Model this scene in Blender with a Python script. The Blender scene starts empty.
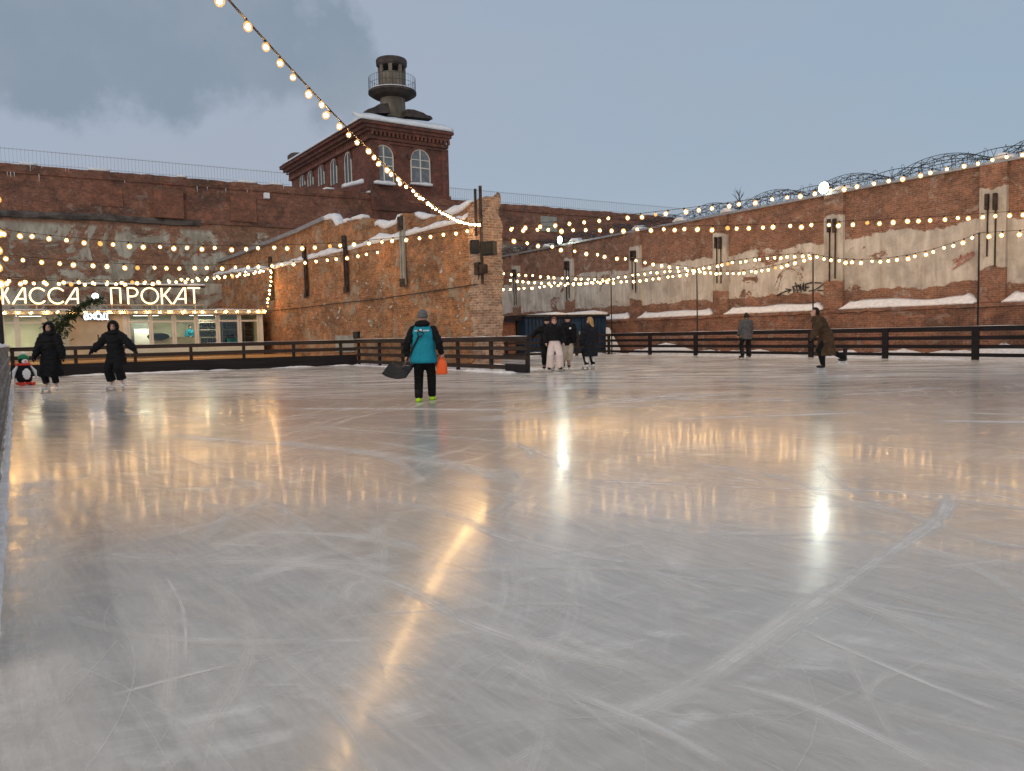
import bpy, bmesh, math, random
from mathutils import Vector, Matrix, noise
random.seed(11)
S = bpy.context.scene
COL = S.collection
PI = math.pi
R = math.radians

# ------------------------------------------------------------------ camera
FPX = 770.0
CAMP = Vector((0, 0, 1.2))
PITCH, ROLL = R(3.79), R(1.27)
_F = Vector((0, math.cos(PITCH), -math.sin(PITCH)))
_R0 = Vector((1, 0, 0)); _U0 = Vector((0, math.sin(PITCH), math.cos(PITCH)))
_R = _R0 * math.cos(ROLL) - _U0 * math.sin(ROLL)
_U = _U0 * math.cos(ROLL) + _R0 * math.sin(ROLL)
cd = bpy.data.cameras.new("camera"); cam = bpy.data.objects.new("camera", cd); COL.objects.link(cam)
m = Matrix.Identity(4)
for i in range(3):
    m[i][0], m[i][1], m[i][2], m[i][3] = _R[i], _U[i], -_F[i], CAMP[i]
cam.matrix_world = m
cd.sensor_fit = 'HORIZONTAL'; cd.sensor_width = 36; cd.lens = FPX / 1024 * 36
cd.clip_start = 0.05; cd.clip_end = 3000
S.camera = cam

def ray(px, py):
    return _F + _R * ((px - 512) / FPX) + _U * ((385.5 - py) / FPX)
def at(px, py, Y):
    d = ray(px, py); return CAMP + d * (Y / d.y)
def G(px, py, z=0.0):
    d = ray(px, py); return CAMP + d * ((z - CAMP.z) / d.z)

class Frame:                       # upright plane: x runs left to right, y away from the rink, z up
    def __init__(s, o, d):
        d = Vector((d[0], d[1])).normalized()
        s.o = Vector((o[0], o[1], 0)); s.d = Vector((d.x, d.y, 0)); s.n = Vector((-d.y, d.x, 0))
        s.ang = math.atan2(d.y, d.x)
        s.mat = Matrix.Translation(s.o) @ Matrix.Rotation(s.ang, 4, 'Z')
    def hit(s, px, py, yo=0.0):
        r = ray(px, py); t = (yo - (CAMP - s.o).dot(s.n)) / r.dot(s.n)
        p = CAMP + r * t
        return (p - s.o).dot(s.d), p.z
    def w(s, x, y, z):
        return s.o + s.d * x + s.n * y + Vector((0, 0, z))
U2 = Vector((-0.521, 0.8536)); V2 = Vector((0.8536, 0.521))

# ------------------------------------------------------------------ materials
def newmat(name):
    m = bpy.data.materials.new(name); m.use_nodes = True
    nt = m.node_tree; b = nt.nodes["Principled BSDF"]
    return m, nt, b
class NT:
    def __init__(s, nt): s.nt = nt
    def n(s, t, **k):
        nd = s.nt.nodes.new(t)
        for a, v in k.items(): setattr(nd, a, v)
        return nd
    def l(s, a, b): s.nt.links.new(a, b)
    def val(s, sock, v):
        if hasattr(v, 'links') or isinstance(v, bpy.types.NodeSocket): s.l(v, sock)
        else: sock.default_value = v
    def math(s, op, a, b=0.0, c=0.0, clamp=False):
        nd = s.n('ShaderNodeMath', operation=op, use_clamp=clamp)
        s.val(nd.inputs[0], a); s.val(nd.inputs[1], b)
        if len(nd.inputs) > 2: s.val(nd.inputs[2], c)
        return nd.outputs[0]
    def noise(s, vec, scale, detail=4, rough=0.55, dist=0.0, dim='3D'):
        nd = s.n('ShaderNodeTexNoise', noise_dimensions=dim)
        if vec is not None: s.l(vec, nd.inputs['Vector'])
        nd.inputs['Scale'].default_value = scale; nd.inputs['Detail'].default_value = detail
        nd.inputs['Roughness'].default_value = rough; nd.inputs['Distortion'].default_value = dist
        return nd.outputs['Fac']
    def mapr(s, v, a, b, c=0.0, d=1.0, smooth=True):
        nd = s.n('ShaderNodeMapRange', interpolation_type='SMOOTHSTEP' if smooth else 'LINEAR', clamp=True)
        s.l(v, nd.inputs[0])
        for i, x in enumerate((a, b, c, d)): s.val(nd.inputs[i + 1], x)
        return nd.outputs[0]
    def mix(s, f, a, b, mode='MIX'):
        nd = s.n('ShaderNodeMix', data_type='RGBA', blend_type=mode)
        s.val(nd.inputs[0], f)
        for i, x in ((6, a), (7, b)):
            if isinstance(x, (tuple, list)): nd.inputs[i].default_value = (*x[:3], 1)
            else: s.l(x, nd.inputs[i])
        return nd.outputs[2]
    def mapping(s, vec, scale=(1, 1, 1), rot=(0, 0, 0), loc=(0, 0, 0)):
        nd = s.n('ShaderNodeMapping'); s.l(vec, nd.inputs[0])
        nd.inputs['Scale'].default_value = scale; nd.inputs['Rotation'].default_value = rot; nd.inputs['Location'].default_value = loc
        return nd.outputs[0]
    def bump(s, h, strength, dist, b):
        nd = s.n('ShaderNodeBump'); nd.inputs['Strength'].default_value = strength; nd.inputs['Distance'].default_value = dist
        s.l(h, nd.inputs['Height']); s.l(nd.outputs[0], b.inputs['Normal'])

def plain(name, col, rough=0.6, var=0.25, scale=6.0, metal=0.0, bump=0.0, streak=None, spec=.2):
    m, nt, b = newmat(name); t = NT(nt)
    co = t.n('ShaderNodeTexCoord').outputs['Object']
    v = co if streak is None else t.mapping(co, scale=streak)
    f = t.noise(v, scale, 5, 0.6)
    f2 = t.mapr(f, 0.3, 0.7)
    lo = tuple(c * (1 - var) for c in col); hi = tuple(min(1, c * (1 + var)) for c in col)
    t.l(t.mix(f2, lo, hi), b.inputs['Base Color'])
    b.inputs['Roughness'].default_value = rough; b.inputs['Metallic'].default_value = metal
    b.inputs['Specular IOR Level'].default_value = spec
    if bump: t.bump(f, 0.6, bump, b)
    return m

def emit(name, col, strength):
    m, nt, b = newmat(name)
    b.inputs['Base Color'].default_value = (*[min(.8, c) for c in col], 1)
    b.inputs['Emission Color'].default_value = (*col, 1)
    b.inputs['Emission Strength'].default_value = strength
    return m

def brick(name, c1, c2, mortar, soot=0.45, pale=0.2, plaster=None, plcol=(.36, .33, .28), plcol2=(.46, .43, .38), seed=0.0, drip=0.0, bw=.26, bh=.078, contrast=1.0, bumpd=.03, msize=.010):
    """plaster: function(t, co, x, z) -> mask socket"""
    m, nt, b = newmat(name); t = NT(nt)
    co = t.n('ShaderNodeTexCoord').outputs['Object']
    sep = t.n('ShaderNodeSeparateXYZ'); t.l(co, sep.inputs[0])
    x = t.math('ADD', sep.outputs[0], sep.outputs[1]); z = sep.outputs[2]
    cmb = t.n('ShaderNodeCombineXYZ'); t.l(x, cmb.inputs[0]); t.l(z, cmb.inputs[1])
    sc = t.mapping(co, loc=(seed, seed * 1.7, seed * .3))
    wob = t.noise(sc, 2.5, 3)
    vadd = t.n('ShaderNodeVectorMath', operation='MULTIPLY_ADD')
    t.l(t.n('ShaderNodeCombineXYZ').outputs[0], vadd.inputs[0])
    wv = t.n('ShaderNodeCombineXYZ'); t.l(t.math('MULTIPLY', wob, .06), wv.inputs[1]); t.l(t.math('MULTIPLY', wob, .05), wv.inputs[0])
    add = t.n('ShaderNodeVectorMath', operation='ADD'); t.l(cmb.outputs[0], add.inputs[0]); t.l(wv.outputs[0], add.inputs[1])
    bt = t.n('ShaderNodeTexBrick', offset=.5); t.l(add.outputs[0], bt.inputs['Vector'])
    bt.inputs['Color1'].default_value = (*c1, 1); bt.inputs['Color2'].default_value = (*c2, 1); bt.inputs['Mortar'].default_value = (*mortar, 1)
    bt.inputs['Scale'].default_value = 1; bt.inputs['Brick Width'].default_value = bw; bt.inputs['Row Height'].default_value = bh
    bt.inputs['Mortar Size'].default_value = msize; bt.inputs['Mortar Smooth'].default_value = .2; bt.inputs['Bias'].default_value = -.1
    col = bt.outputs['Color']
    n1 = t.noise(sc, .55, 6, .65, .6); n2 = t.noise(sc, 2.2, 6, .7); n3 = t.noise(sc, 9, 4, .65)
    col = t.mix(t.math('MULTIPLY', t.mapr(n3, .35, .7), .55 * contrast), col, tuple(.35 * (a + b_) / 2 for a, b_ in zip(c1, c2)))
    col = t.mix(t.math('MULTIPLY', t.mapr(n2, .45, .68), .6 * contrast), col, tuple(min(1, a * 1.35) for a in c2))
    col = t.mix(t.math('MULTIPLY', t.mapr(n1, .46, .66), soot), col, (.045, .036, .032))
    bn = t.noise(t.mapping(co, scale=(.35, .35, 5), loc=(seed, seed, 2)), 1.0, 6, .75, .3)
    col = t.mix(t.math('MULTIPLY', t.mapr(bn, .50, .72), .55), col, (.07, .05, .042))
    col = t.mix(t.math('MULTIPLY', t.mapr(bn, .42, .28), .45), col, tuple(min(1, a * 1.5 + .02) for a in c2))
    sp_ = t.noise(t.mapping(co, loc=(seed, 9, 5)), 5.5, 5, .75, .3)
    col = t.mix(t.math('MULTIPLY', t.mapr(sp_, .60, .70), pale * .9), col, tuple(.9 * a for a in plcol2))
    n4 = t.noise(t.mapping(co, loc=(seed + 31, 7, seed)), 1.3, 7, .72, .8)
    col = t.mix(t.math('MULTIPLY', t.mapr(n4, .56, .66), pale), col, tuple(.75 * a for a in plcol2))
    h = t.math('ADD', t.math('MULTIPLY', bt.outputs['Fac'], -.35), t.math('MULTIPLY', n3, .9))
    h = t.math('ADD', h, t.math('MULTIPLY', n2, 1.2))
    if plaster:
        mask = plaster(t, sc, sep.outputs[0], z)
        pn = t.noise(t.mapping(co, scale=(1.6, 1.6, .35), loc=(seed, 3, 1)), 1.6, 6, .65, .4)
        pn2 = t.noise(sc, .9, 5, .6)
        pc = t.mix(t.mapr(pn, .35, .68), plcol, plcol2)
        pc = t.mix(t.math('MULTIPLY', t.mapr(pn2, .46, .66), .55), pc, tuple(.6 * a for a in plcol))
        pc = t.mix(t.math('MULTIPLY', t.mapr(t.noise(sc, 7, 5, .7), .55, .7), .3), pc, tuple(.55 * a for a in plcol))
        if drip:
            dn = t.noise(t.mapping(co, scale=(6, 6, .25), loc=(seed, 3, 1)), 1.0, 4, .6)
            pc = t.mix(t.math('MULTIPLY', t.mapr(dn, .52, .7), drip), pc, (.19, .14, .11))
        col = t.mix(mask, col, pc)
        h = t.math('ADD', t.math('MULTIPLY', h, t.math('SUBTRACT', 1.0, t.math('MULTIPLY', mask, .8))), t.math('MULTIPLY', mask, 1.0))
    t.l(col, b.inputs['Base Color']); b.inputs['Roughness'].default_value = .92
    b.inputs['Specular IOR Level'].default_value = .2
    t.bump(h, .8, bumpd, b)
    return m

M = {}
M['snow'] = plain('snow', (.78, .78, .79), .8, .12, 7, bump=.05)
def snowground():
    m, nt, b = newmat('trodden_snow'); t = NT(nt)
    co = t.n('ShaderNodeTexCoord').outputs['Object']
    n = t.noise(co, 1.2, 7, .65, .5); n2 = t.noise(co, 9, 4, .6)
    c = t.mix(t.mapr(n, .42, .66), (.74, .74, .77), (.5, .48, .47))
    c = t.mix(t.math('MULTIPLY', t.mapr(n2, .5, .75), .35), c, (.42, .39, .37))
    t.l(c, b.inputs['Base Color']); b.inputs['Roughness'].default_value = .75
    t.bump(t.math('ADD', n, t.math('MULTIPLY', n2, .3)), .8, .08, b)
    return m
M['snowground'] = snowground()

def ice_mat():
    m, nt, b = newmat('skated_ice'); t = NT(nt)
    co = t.n('ShaderNodeTexCoord').outputs['Object']
    big = t.noise(co, .16, 5, .6, 1.0)
    streaks = []
    for k, (a, sx, sy, sc) in enumerate(((25, .07, 1.0, 3.0), (-38, .05, 1.0, 4.5), (70, .06, 1.0, 3.6), (-12, .09, 1.0, 2.2), (5, .03, 1.0, 9.0), (-62, .04, 1, 8.0))):
        wv = t.n('ShaderNodeVectorMath', operation='ADD')
        ln = t.n('ShaderNodeTexNoise'); t.l(co, ln.inputs['Vector']); ln.inputs['Scale'].default_value = .11 + .03 * k; ln.inputs['Detail'].default_value = 2
        sc2 = t.n('ShaderNodeVectorMath', operation='SCALE'); t.l(ln.outputs['Color'], sc2.inputs[0]); sc2.inputs['Scale'].default_value = 3.2
        t.l(co, wv.inputs[0]); t.l(sc2.outputs[0], wv.inputs[1])
        mp = t.n('ShaderNodeMapping', vector_type='TEXTURE'); t.l(wv.outputs[0], mp.inputs[0])
        mp.inputs['Rotation'].default_value = (0, 0, R(a)); mp.inputs['Scale'].default_value = (1 / sx, 1 / sy, 1)
        streaks.append(t.noise(mp.outputs[0], sc, 6, .72))
    wide = t.math('MULTIPLY', t.mapr(streaks[0], .48, .7), t.mapr(streaks[1], .42, .65))
    wide2 = t.math('MULTIPLY', t.mapr(streaks[2], .5, .68), t.mapr(big, .4, .62))
    fine = t.math('MAXIMUM', t.mapr(streaks[4], .58, .7), t.mapr(streaks[5], .6, .72))
    patch = t.mapr(big, .36, .64)
    white = t.math('ADD', t.math('MULTIPLY', wide, .55), t.math('ADD', t.math('MULTIPLY', wide2, .5), t.math('MULTIPLY', fine, .32)), clamp=True)
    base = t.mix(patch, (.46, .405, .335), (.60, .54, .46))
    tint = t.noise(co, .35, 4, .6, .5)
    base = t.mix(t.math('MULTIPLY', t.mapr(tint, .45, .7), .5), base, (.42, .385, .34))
    # lighter towards the far end, with pale streaks
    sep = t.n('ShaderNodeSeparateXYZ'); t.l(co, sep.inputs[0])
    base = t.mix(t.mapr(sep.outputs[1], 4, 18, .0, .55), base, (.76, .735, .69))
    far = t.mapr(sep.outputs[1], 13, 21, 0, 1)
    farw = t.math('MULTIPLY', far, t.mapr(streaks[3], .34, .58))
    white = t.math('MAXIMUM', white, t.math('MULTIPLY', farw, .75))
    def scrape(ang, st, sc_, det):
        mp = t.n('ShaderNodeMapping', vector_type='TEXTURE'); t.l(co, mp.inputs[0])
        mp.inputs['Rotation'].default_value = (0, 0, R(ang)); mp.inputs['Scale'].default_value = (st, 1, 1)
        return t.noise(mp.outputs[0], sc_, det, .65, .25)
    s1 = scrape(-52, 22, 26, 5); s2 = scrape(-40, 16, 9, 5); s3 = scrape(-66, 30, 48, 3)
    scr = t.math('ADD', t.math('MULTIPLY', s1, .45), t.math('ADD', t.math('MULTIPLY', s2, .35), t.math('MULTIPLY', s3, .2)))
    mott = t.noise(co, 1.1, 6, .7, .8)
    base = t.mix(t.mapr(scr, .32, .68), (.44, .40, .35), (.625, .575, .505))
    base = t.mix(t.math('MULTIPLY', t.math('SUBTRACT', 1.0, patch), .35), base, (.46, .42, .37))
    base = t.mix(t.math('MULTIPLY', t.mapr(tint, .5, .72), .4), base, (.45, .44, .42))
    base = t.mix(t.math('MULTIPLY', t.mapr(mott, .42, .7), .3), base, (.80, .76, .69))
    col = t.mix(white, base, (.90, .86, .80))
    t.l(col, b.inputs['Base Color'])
    grit = t.noise(co, 60, 3, .7)
    rough = t.math('ADD', .10, t.math('ADD', t.math('MULTIPLY', white, .13), t.math('MULTIPLY', t.mapr(streaks[3], .4, .7), .09)))
    rough = t.math('ADD', rough, t.math('MULTIPLY', grit, .05))
    t.l(rough, b.inputs['Roughness'])
    b.inputs['IOR'].default_value = 1.31; b.inputs['Specular IOR Level'].default_value = .5
    b.inputs['Coat Weight'].default_value = .24; b.inputs['Coat IOR'].default_value = 1.33; b.inputs['Coat Roughness'].default_value = .085
    h = t.math('ADD', t.math('MULTIPLY', streaks[4], .5), t.math('ADD', t.math('MULTIPLY', streaks[5], .5), t.math('MULTIPLY', grit, .25)))
    h = t.math('ADD', h, t.math('MULTIPLY', t.noise(co, 7, 3, .6), .7))
    h = t.math('ADD', h, t.math('ADD', t.math('MULTIPLY', s1, 1.0), t.math('MULTIPLY', t.noise(co, 26, 3, .65), .7)))
    t.bump(h, .22, .006, b)
    return m
M['ice'] = ice_mat()

def mark_mat():
    m, nt, b = newmat('ice_shavings'); t = NT(nt)
    uv = t.n('ShaderNodeUVMap', uv_map='UVMap').outputs[0]
    sep = t.n('ShaderNodeSeparateXYZ'); t.l(uv, sep.inputs[0])
    v = sep.outputs[1]
    prof = t.math('SUBTRACT', 1.0, t.math('ABSOLUTE', t.math('SUBTRACT', t.math('MULTIPLY', v, 2.0), 1.0)))
    prof = t.mapr(prof, 0.0, .85)
    mp = t.mapping(uv, scale=(.9, 5, 1))
    n = t.noise(mp, 1.5, 6, .7)
    n2 = t.noise(t.n('ShaderNodeTexCoord').outputs['Object'], 2.4, 5, .65)
    at_ = t.n('ShaderNodeAttribute', attribute_name='dens').outputs['Fac']
    a = t.math('MULTIPLY', t.math('MULTIPLY', prof, t.mapr(n, .25, .75, .35, 1)), at_)
    a = t.math('MULTIPLY', a, t.mapr(n2, .3, .6, .35, 1.0), clamp=True)
    t.l(a, b.inputs['Alpha'])
    b.inputs['Base Color'].default_value = (.92, .88, .82, 1); b.inputs['Roughness'].default_value = .7
    return m
M['mark'] = mark_mat()
def dark_mark():
    m, nt, b = newmat('wet_ice_film'); t = NT(nt)
    uv = t.n('ShaderNodeUVMap', uv_map='UVMap').outputs[0]
    sep = t.n('ShaderNodeSeparateXYZ'); t.l(uv, sep.inputs[0])
    v = sep.outputs[1]
    prof = t.math('MULTIPLY', t.mapr(v, 0, .12), t.mapr(v, 1.0, .35))
    n = t.noise(t.mapping(uv, scale=(.5, 4, 1)), 1.5, 5, .65)
    at_ = t.n('ShaderNodeAttribute', attribute_name='dens').outputs['Fac']
    a = t.math('MULTIPLY', t.math('MULTIPLY', prof, t.mapr(n, .3, .7, .5, 1)), at_, clamp=True)
    t.l(a, b.inputs['Alpha'])
    b.inputs['Base Color'].default_value = (.25, .25, .26, 1); b.inputs['Roughness'].default_value = .15
    return m
M['wet'] = dark_mark()

M['darkwood'] = plain('dark_stained_wood', (.034, .024, .02), .7, .4, 3, bump=.004, streak=(.25, 4, 4))
M['blackwood'] = plain('black_painted_wood', (.014, .012, .0135), .65, .4, 3, bump=.004, streak=(.25, 4, 4))
M['greywood'] = plain('weathered_grey_wood', (.16, .15, .145), .75, .35, 3, bump=.004, streak=(.25, 4, 4))
M['plank'] = plain('pale_board', (.55, .53, .5), .7, .2, 3)
M['warmwood'] = plain('warm_deck_wood', (.5, .25, .085), .6, .3, 3, streak=(.3, 6, 6))
M['black'] = plain('black_metal', (.02, .02, .022), .5, .3, 4)
M['steel'] = plain('rusty_channel_steel', (.055, .04, .034), .7, .5, 5, metal=.2)
M['palesteel'] = plain('galvanised_steel', (.42, .43, .44), .45, .2, 5, metal=.6)
M['wire'] = plain('razor_wire_steel', (.05, .055, .065), .5, .2, 5, metal=.3)
M['cable'] = plain('black_cable', (.03, .025, .02), .6, .2, 5)
M['cream'] = plain('cream_cladding', (.62, .5, .34), .6, .08, 2)
M['creamframe'] = plain('cream_window_frame', (.68, .62, .52), .5, .06, 2)
M['interior'] = plain('interior_paint', (.62, .63, .5), .8, .08, 2)
M['intdark'] = plain('interior_grey', (.16, .17, .16), .8, .15, 2)
M['whiteboard'] = plain('white_board', (.8, .8, .82), .4, .03, 2)
M['navy'] = plain('navy_painted_steel', (.022, .045, .085), .5, .2, 2)
M['roofdark'] = plain('dark_roof_sheet', (.035, .032, .032), .7, .3, 3)
M['concrete'] = plain('stained_concrete', (.17, .145, .115), .9, .3, 1.5, bump=.02, streak=(1, 1, .4))
M['darkconcrete'] = plain('sooty_concrete', (.075, .062, .055), .9, .35, 1.5, bump=.02)
M['slate'] = plain('grey_ledge_render', (.10, .085, .075), .9, .5, 1.2, bump=.04)
M['dryplaster'] = plain('grey_green_render', (.3, .29, .25), .9, .2, 2, bump=.01)
M['bark'] = plain('twig_bark', (.06, .05, .045), .9, .3, 8)
M['fir'] = plain('fir_needles', (.035, .06, .02), .7, .5, 9)
M['orange'] = plain('orange_plastic', (.9, .13, .03), .4, .06, 4)
M['teal'] = plain('teal_fabric', (.012, .24, .34), .75, .12, 9, bump=.004)
M['tealbox'] = plain('teal_plastic', (.03, .2, .26), .5, .1, 4)
M['blackcloth'] = plain('black_fabric', (.007, .007, .0085), .8, .35, 14, bump=.006)
M['blackpuff'] = plain('black_quilted_fabric', (.006, .006, .0075), .7, .3, 5, bump=.02, streak=(.5, .5, 3.5))
M['navycloth'] = plain('dark_navy_wool', (.014, .015, .021), .85, .3, 12, bump=.005)
M['greycloth'] = plain('grey_fabric', (.085, .085, .09), .85, .2, 10, bump=.005)
M['browncloth'] = plain('brown_wool', (.075, .044, .025), .9, .25, 7, bump=.006)
M['pinkcloth'] = plain('pale_pink_fabric', (.72, .6, .56), .8, .06, 8, bump=.008)
M['pinkstripe'] = plain('dusty_red_print', (.4, .18, .17), .8, .1, 8)
M['beigecloth'] = plain('beige_fabric', (.55, .46, .36), .8, .1, 8, bump=.006)
M['beanie'] = plain('grey_knit', (.12, .125, .13), .9, .2, 40, bump=.006)
M['skin'] = plain('skin', (.55, .32, .24), .5, .06, 12)
M['whiteboot'] = plain('white_leather', (.75, .74, .73), .45, .05, 6)
M['blackboot'] = plain('black_leather', (.015, .015, .016), .4, .2, 6)
M['blade'] = plain('skate_steel', (.5, .5, .52), .3, .1, 6, metal=.9)
M['lime'] = plain('lime_rubber', (.5, .85, .03), .5, .06, 6)
M['blonde'] = plain('blonde_hair', (.42, .25, .1), .55, .35, 4, bump=.01, streak=(12, 12, .7))
M['darkhair'] = plain('dark_hair', (.02, .014, .011), .5, .3, 6, streak=(10, 10, 1))
M['redhair'] = plain('reddish_hair', (.2, .055, .035), .5, .3, 6, streak=(10, 10, 1))
M['eye'] = plain('dark_eye', (.015, .012, .01), .2, .1, 6)
M['lip'] = plain('lip', (.4, .14, .12), .5, .1, 6)
M['print'] = plain('white_print', (.8, .82, .84), .6, .03, 6)
M['red'] = plain('red_plastic', (.7, .06, .04), .45, .08, 6)
M['green'] = plain('green_plastic', (.02, .2, .09), .5, .1, 6)
M['whiteplastic'] = plain('white_plastic', (.8, .8, .8), .4, .03, 6)
M['graffiti'] = plain('black_spray_paint', (.03, .026, .026), .7, .2, 9)
M['redspray'] = plain('faded_red_spray_paint', (.42, .2, .16), .8, .25, 5)
M['stoneflecks'] = plain('pale_lime_flecks', (.5, .46, .4), .9, .2, 5, bump=.01)
def glass_mat(name, tint, tr=.85):
    m, nt, b = newmat(name); t = NT(nt)
    out = [n for n in nt.nodes if n.type == 'OUTPUT_MATERIAL'][0]
    gl = t.n('ShaderNodeBsdfGlossy'); gl.inputs['Roughness'].default_value = .03; gl.inputs['Color'].default_value = (.9, .95, .95, 1)
    tp = t.n('ShaderNodeBsdfTransparent'); tp.inputs['Color'].default_value = (*tint, 1)
    fr = t.n('ShaderNodeFresnel'); fr.inputs['IOR'].default_value = 1.5
    mx = t.n('ShaderNodeMixShader'); t.l(fr.outputs[0], mx.inputs[0]); t.l(tp.outputs[0], mx.inputs[1]); t.l(gl.outputs[0], mx.inputs[2])
    t.l(mx.outputs[0], out.inputs['Surface']); return m
M['glass'] = glass_mat('kiosk_glass', (.9, .95, .92))
M['oldglass'] = plain('dusty_pane', (.17, .19, .2), .25, .25, 2)
M['darkpane'] = plain('dark_pane', (.05, .055, .06), .25, .4, 2)
def halo_globe_mat(name, col, st, alpha):
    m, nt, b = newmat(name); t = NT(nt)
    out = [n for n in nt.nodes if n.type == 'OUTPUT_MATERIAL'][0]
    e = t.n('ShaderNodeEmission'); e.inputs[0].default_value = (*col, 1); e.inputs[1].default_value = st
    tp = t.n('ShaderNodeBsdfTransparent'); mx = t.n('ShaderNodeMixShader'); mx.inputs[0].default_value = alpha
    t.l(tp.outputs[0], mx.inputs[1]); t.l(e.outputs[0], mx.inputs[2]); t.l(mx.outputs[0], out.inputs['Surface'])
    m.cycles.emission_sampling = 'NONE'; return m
M['halo_globe'] = halo_globe_mat('amber_halo_globe', (1.0, .50, .14), 1.5, .55)  # see-through glowing shell, imitates the amber halo around each lit bulb
M['bulb'] = emit('warm_bulb_core', (1.0, .57, .21), 130)
M['bulbnear'] = emit('warm_bulb_core_near', (1.0, .58, .21), 560)
M['bulbdim'] = emit('warm_bulb_core_kiosk', (1.0, .60, .25), 300)
M['signbulb'] = emit('sign_bulb_glass', (1.0, .66, .36), 3.2)
M['signface'] = emit('lit_letter_face', (1.0, .66, .38), .95)
M['flood'] = emit('floodlight_glass', (.93, 1.0, .86), 16)
M['cold'] = emit('cold_white_tube', (.72, .85, 1.0), 3.2)
M['lampdisc'] = emit('cold_lamp_disc', (.85, .95, 1.0), 4.0)
M['ceiling'] = emit('ceiling_lamp_panel', (1.0, .97, .8), 7)

# ------------------------------------------------------------------ mesh builder
class MB:
    def __init__(s): s.bm = bmesh.new(); s.mi = 0
    def _f(s, vs):
        try:
            f = s.bm.faces.new(vs); f.material_index = s.mi; return f
        except ValueError: return None
    def v(s, p): return s.bm.verts.new(p)
    def box(s, x0, x1, y0, y1, z0, z1):
        p = [s.v((x, y, z)) for z in (z0, z1) for y in (y0, y1) for x in (x0, x1)]
        for f in ((0, 2, 3, 1), (4, 5, 7, 6), (0, 1, 5, 4), (2, 6, 7, 3), (0, 4, 6, 2), (1, 3, 7, 5)): s._f([p[i] for i in f])
        return s
    def prism(s, poly, y0, y1):                  # polygon in xz, extruded along y
        a = [s.v((x, y0, z)) for x, z in poly]; b = [s.v((x, y1, z)) for x, z in poly]
        n = len(poly); s._f(a); s._f(b[::-1])
        for i in range(n): s._f([a[i], b[i], b[(i + 1) % n], a[(i + 1) % n]])
        return s
    def slab(s, poly, z0, z1):                   # polygon in xy
        a = [s.v((x, y, z0)) for x, y in poly]; b = [s.v((x, y, z1)) for x, y in poly]
        n = len(poly); s._f(a[::-1]); s._f(b)
        for i in range(n): s._f([a[i], a[(i + 1) % n], b[(i + 1) % n], b[i]])
        return s
    def rings(s, rs, cap=True, close=False):
        rv = [[s.v(p) for p in r] for r in rs]; n = len(rv[0])
        for a, b in zip(rv, rv[1:]):
            for i in range(n): s._f([a[i], a[(i + 1) % n], b[(i + 1) % n], b[i]])
        if cap: s._f(rv[0][::-1]); s._f(rv[-1])
        return s
    def tube(s, pts, r, n=8, cap=True):
        pts = [Vector(p) for p in pts]
        if not hasattr(r, '__len__'): r = [r] * len(pts)
        rs = []; prev = None
        for i, p in enumerate(pts):
            d = (pts[min(i + 1, len(pts) - 1)] - pts[max(i - 1, 0)])
            d = d.normalized() if d.length > 1e-9 else Vector((0, 0, 1))
            if prev is None:
                a = Vector((1, 0, 0)) if abs(d.x) < .8 else Vector((0, 1, 0)); a = (a - d * a.dot(d)).normalized()
            else:
                a = prev - d * prev.dot(d); a = a.normalized() if a.length > 1e-6 else Vector((1, 0, 0))
            prev = a; c = d.cross(a)
            rs.append([p + (a * math.cos(2 * PI * k / n) + c * math.sin(2 * PI * k / n)) * r[i] for k in range(n)])
        return s.rings(rs, cap)
    def lathe(s, prof, c=(0, 0, 0), n=16, sx=1, sy=1):
        c = Vector(c)
        return s.rings([[c + Vector((r * sx * math.cos(2 * PI * k / n), r * sy * math.sin(2 * PI * k / n), z)) for k in range(n)] for r, z in prof])
    def ell(s, c, rx, ry, rz, n=16, m_=10, rot=None):
        c = Vector(c); rs = []
        for j in range(1, m_):
            th = PI * j / m_; z = -math.cos(th); q = math.sin(th)
            ring = []
            for k in range(n):
                p = Vector((rx * q * math.cos(2 * PI * k / n), ry * q * math.sin(2 * PI * k / n), rz * z))
                if rot: p = rot @ p
                ring.append(c + p)
            rs.append(ring)
        return s.rings(rs)
    def stroke(s, pts, w, y0, y1):               # flat brush stroke in xz
        pts = [Vector((p[0], p[1])) for p in pts]; L = []; Rr = []
        for i, p in enumerate(pts):
            d = (pts[min(i + 1, len(pts) - 1)] - pts[max(i - 1, 0)]).normalized(); n = Vector((-d.y, d.x))
            L.append(p + n * w / 2); Rr.append(p - n * w / 2)
        for i in range(len(pts) - 1):
            s.prism([L[i], Rr[i], Rr[i + 1], L[i + 1]], y0, y1)
        return s
    def build(s, name, mats, parent=None, smooth=False, loc=None, rot=None, mat=None, bevel=0.0):
        bmesh.ops.recalc_face_normals(s.bm, faces=s.bm.faces)
        me = bpy.data.meshes.new(name); s.bm.to_mesh(me); s.bm.free()
        if not isinstance(mats, (list, tuple)): mats = [mats]
        for mm in mats: me.materials.append(M[mm] if isinstance(mm, str) else mm)
        if smooth: me.polygons.foreach_set('use_smooth', [True] * len(me.polygons))
        o = bpy.data.objects.new(name, me); COL.objects.link(o)
        if mat is not None: o.matrix_world = mat
        if parent is not None: o.parent = parent
        if loc is not None: o.location = loc
        if rot is not None: o.rotation_euler = (0, 0, rot)
        if bevel:
            bv = o.modifiers.new('bevel', 'BEVEL'); bv.width = bevel; bv.segments = 2; bv.limit_method = 'ANGLE'
        return o

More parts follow.
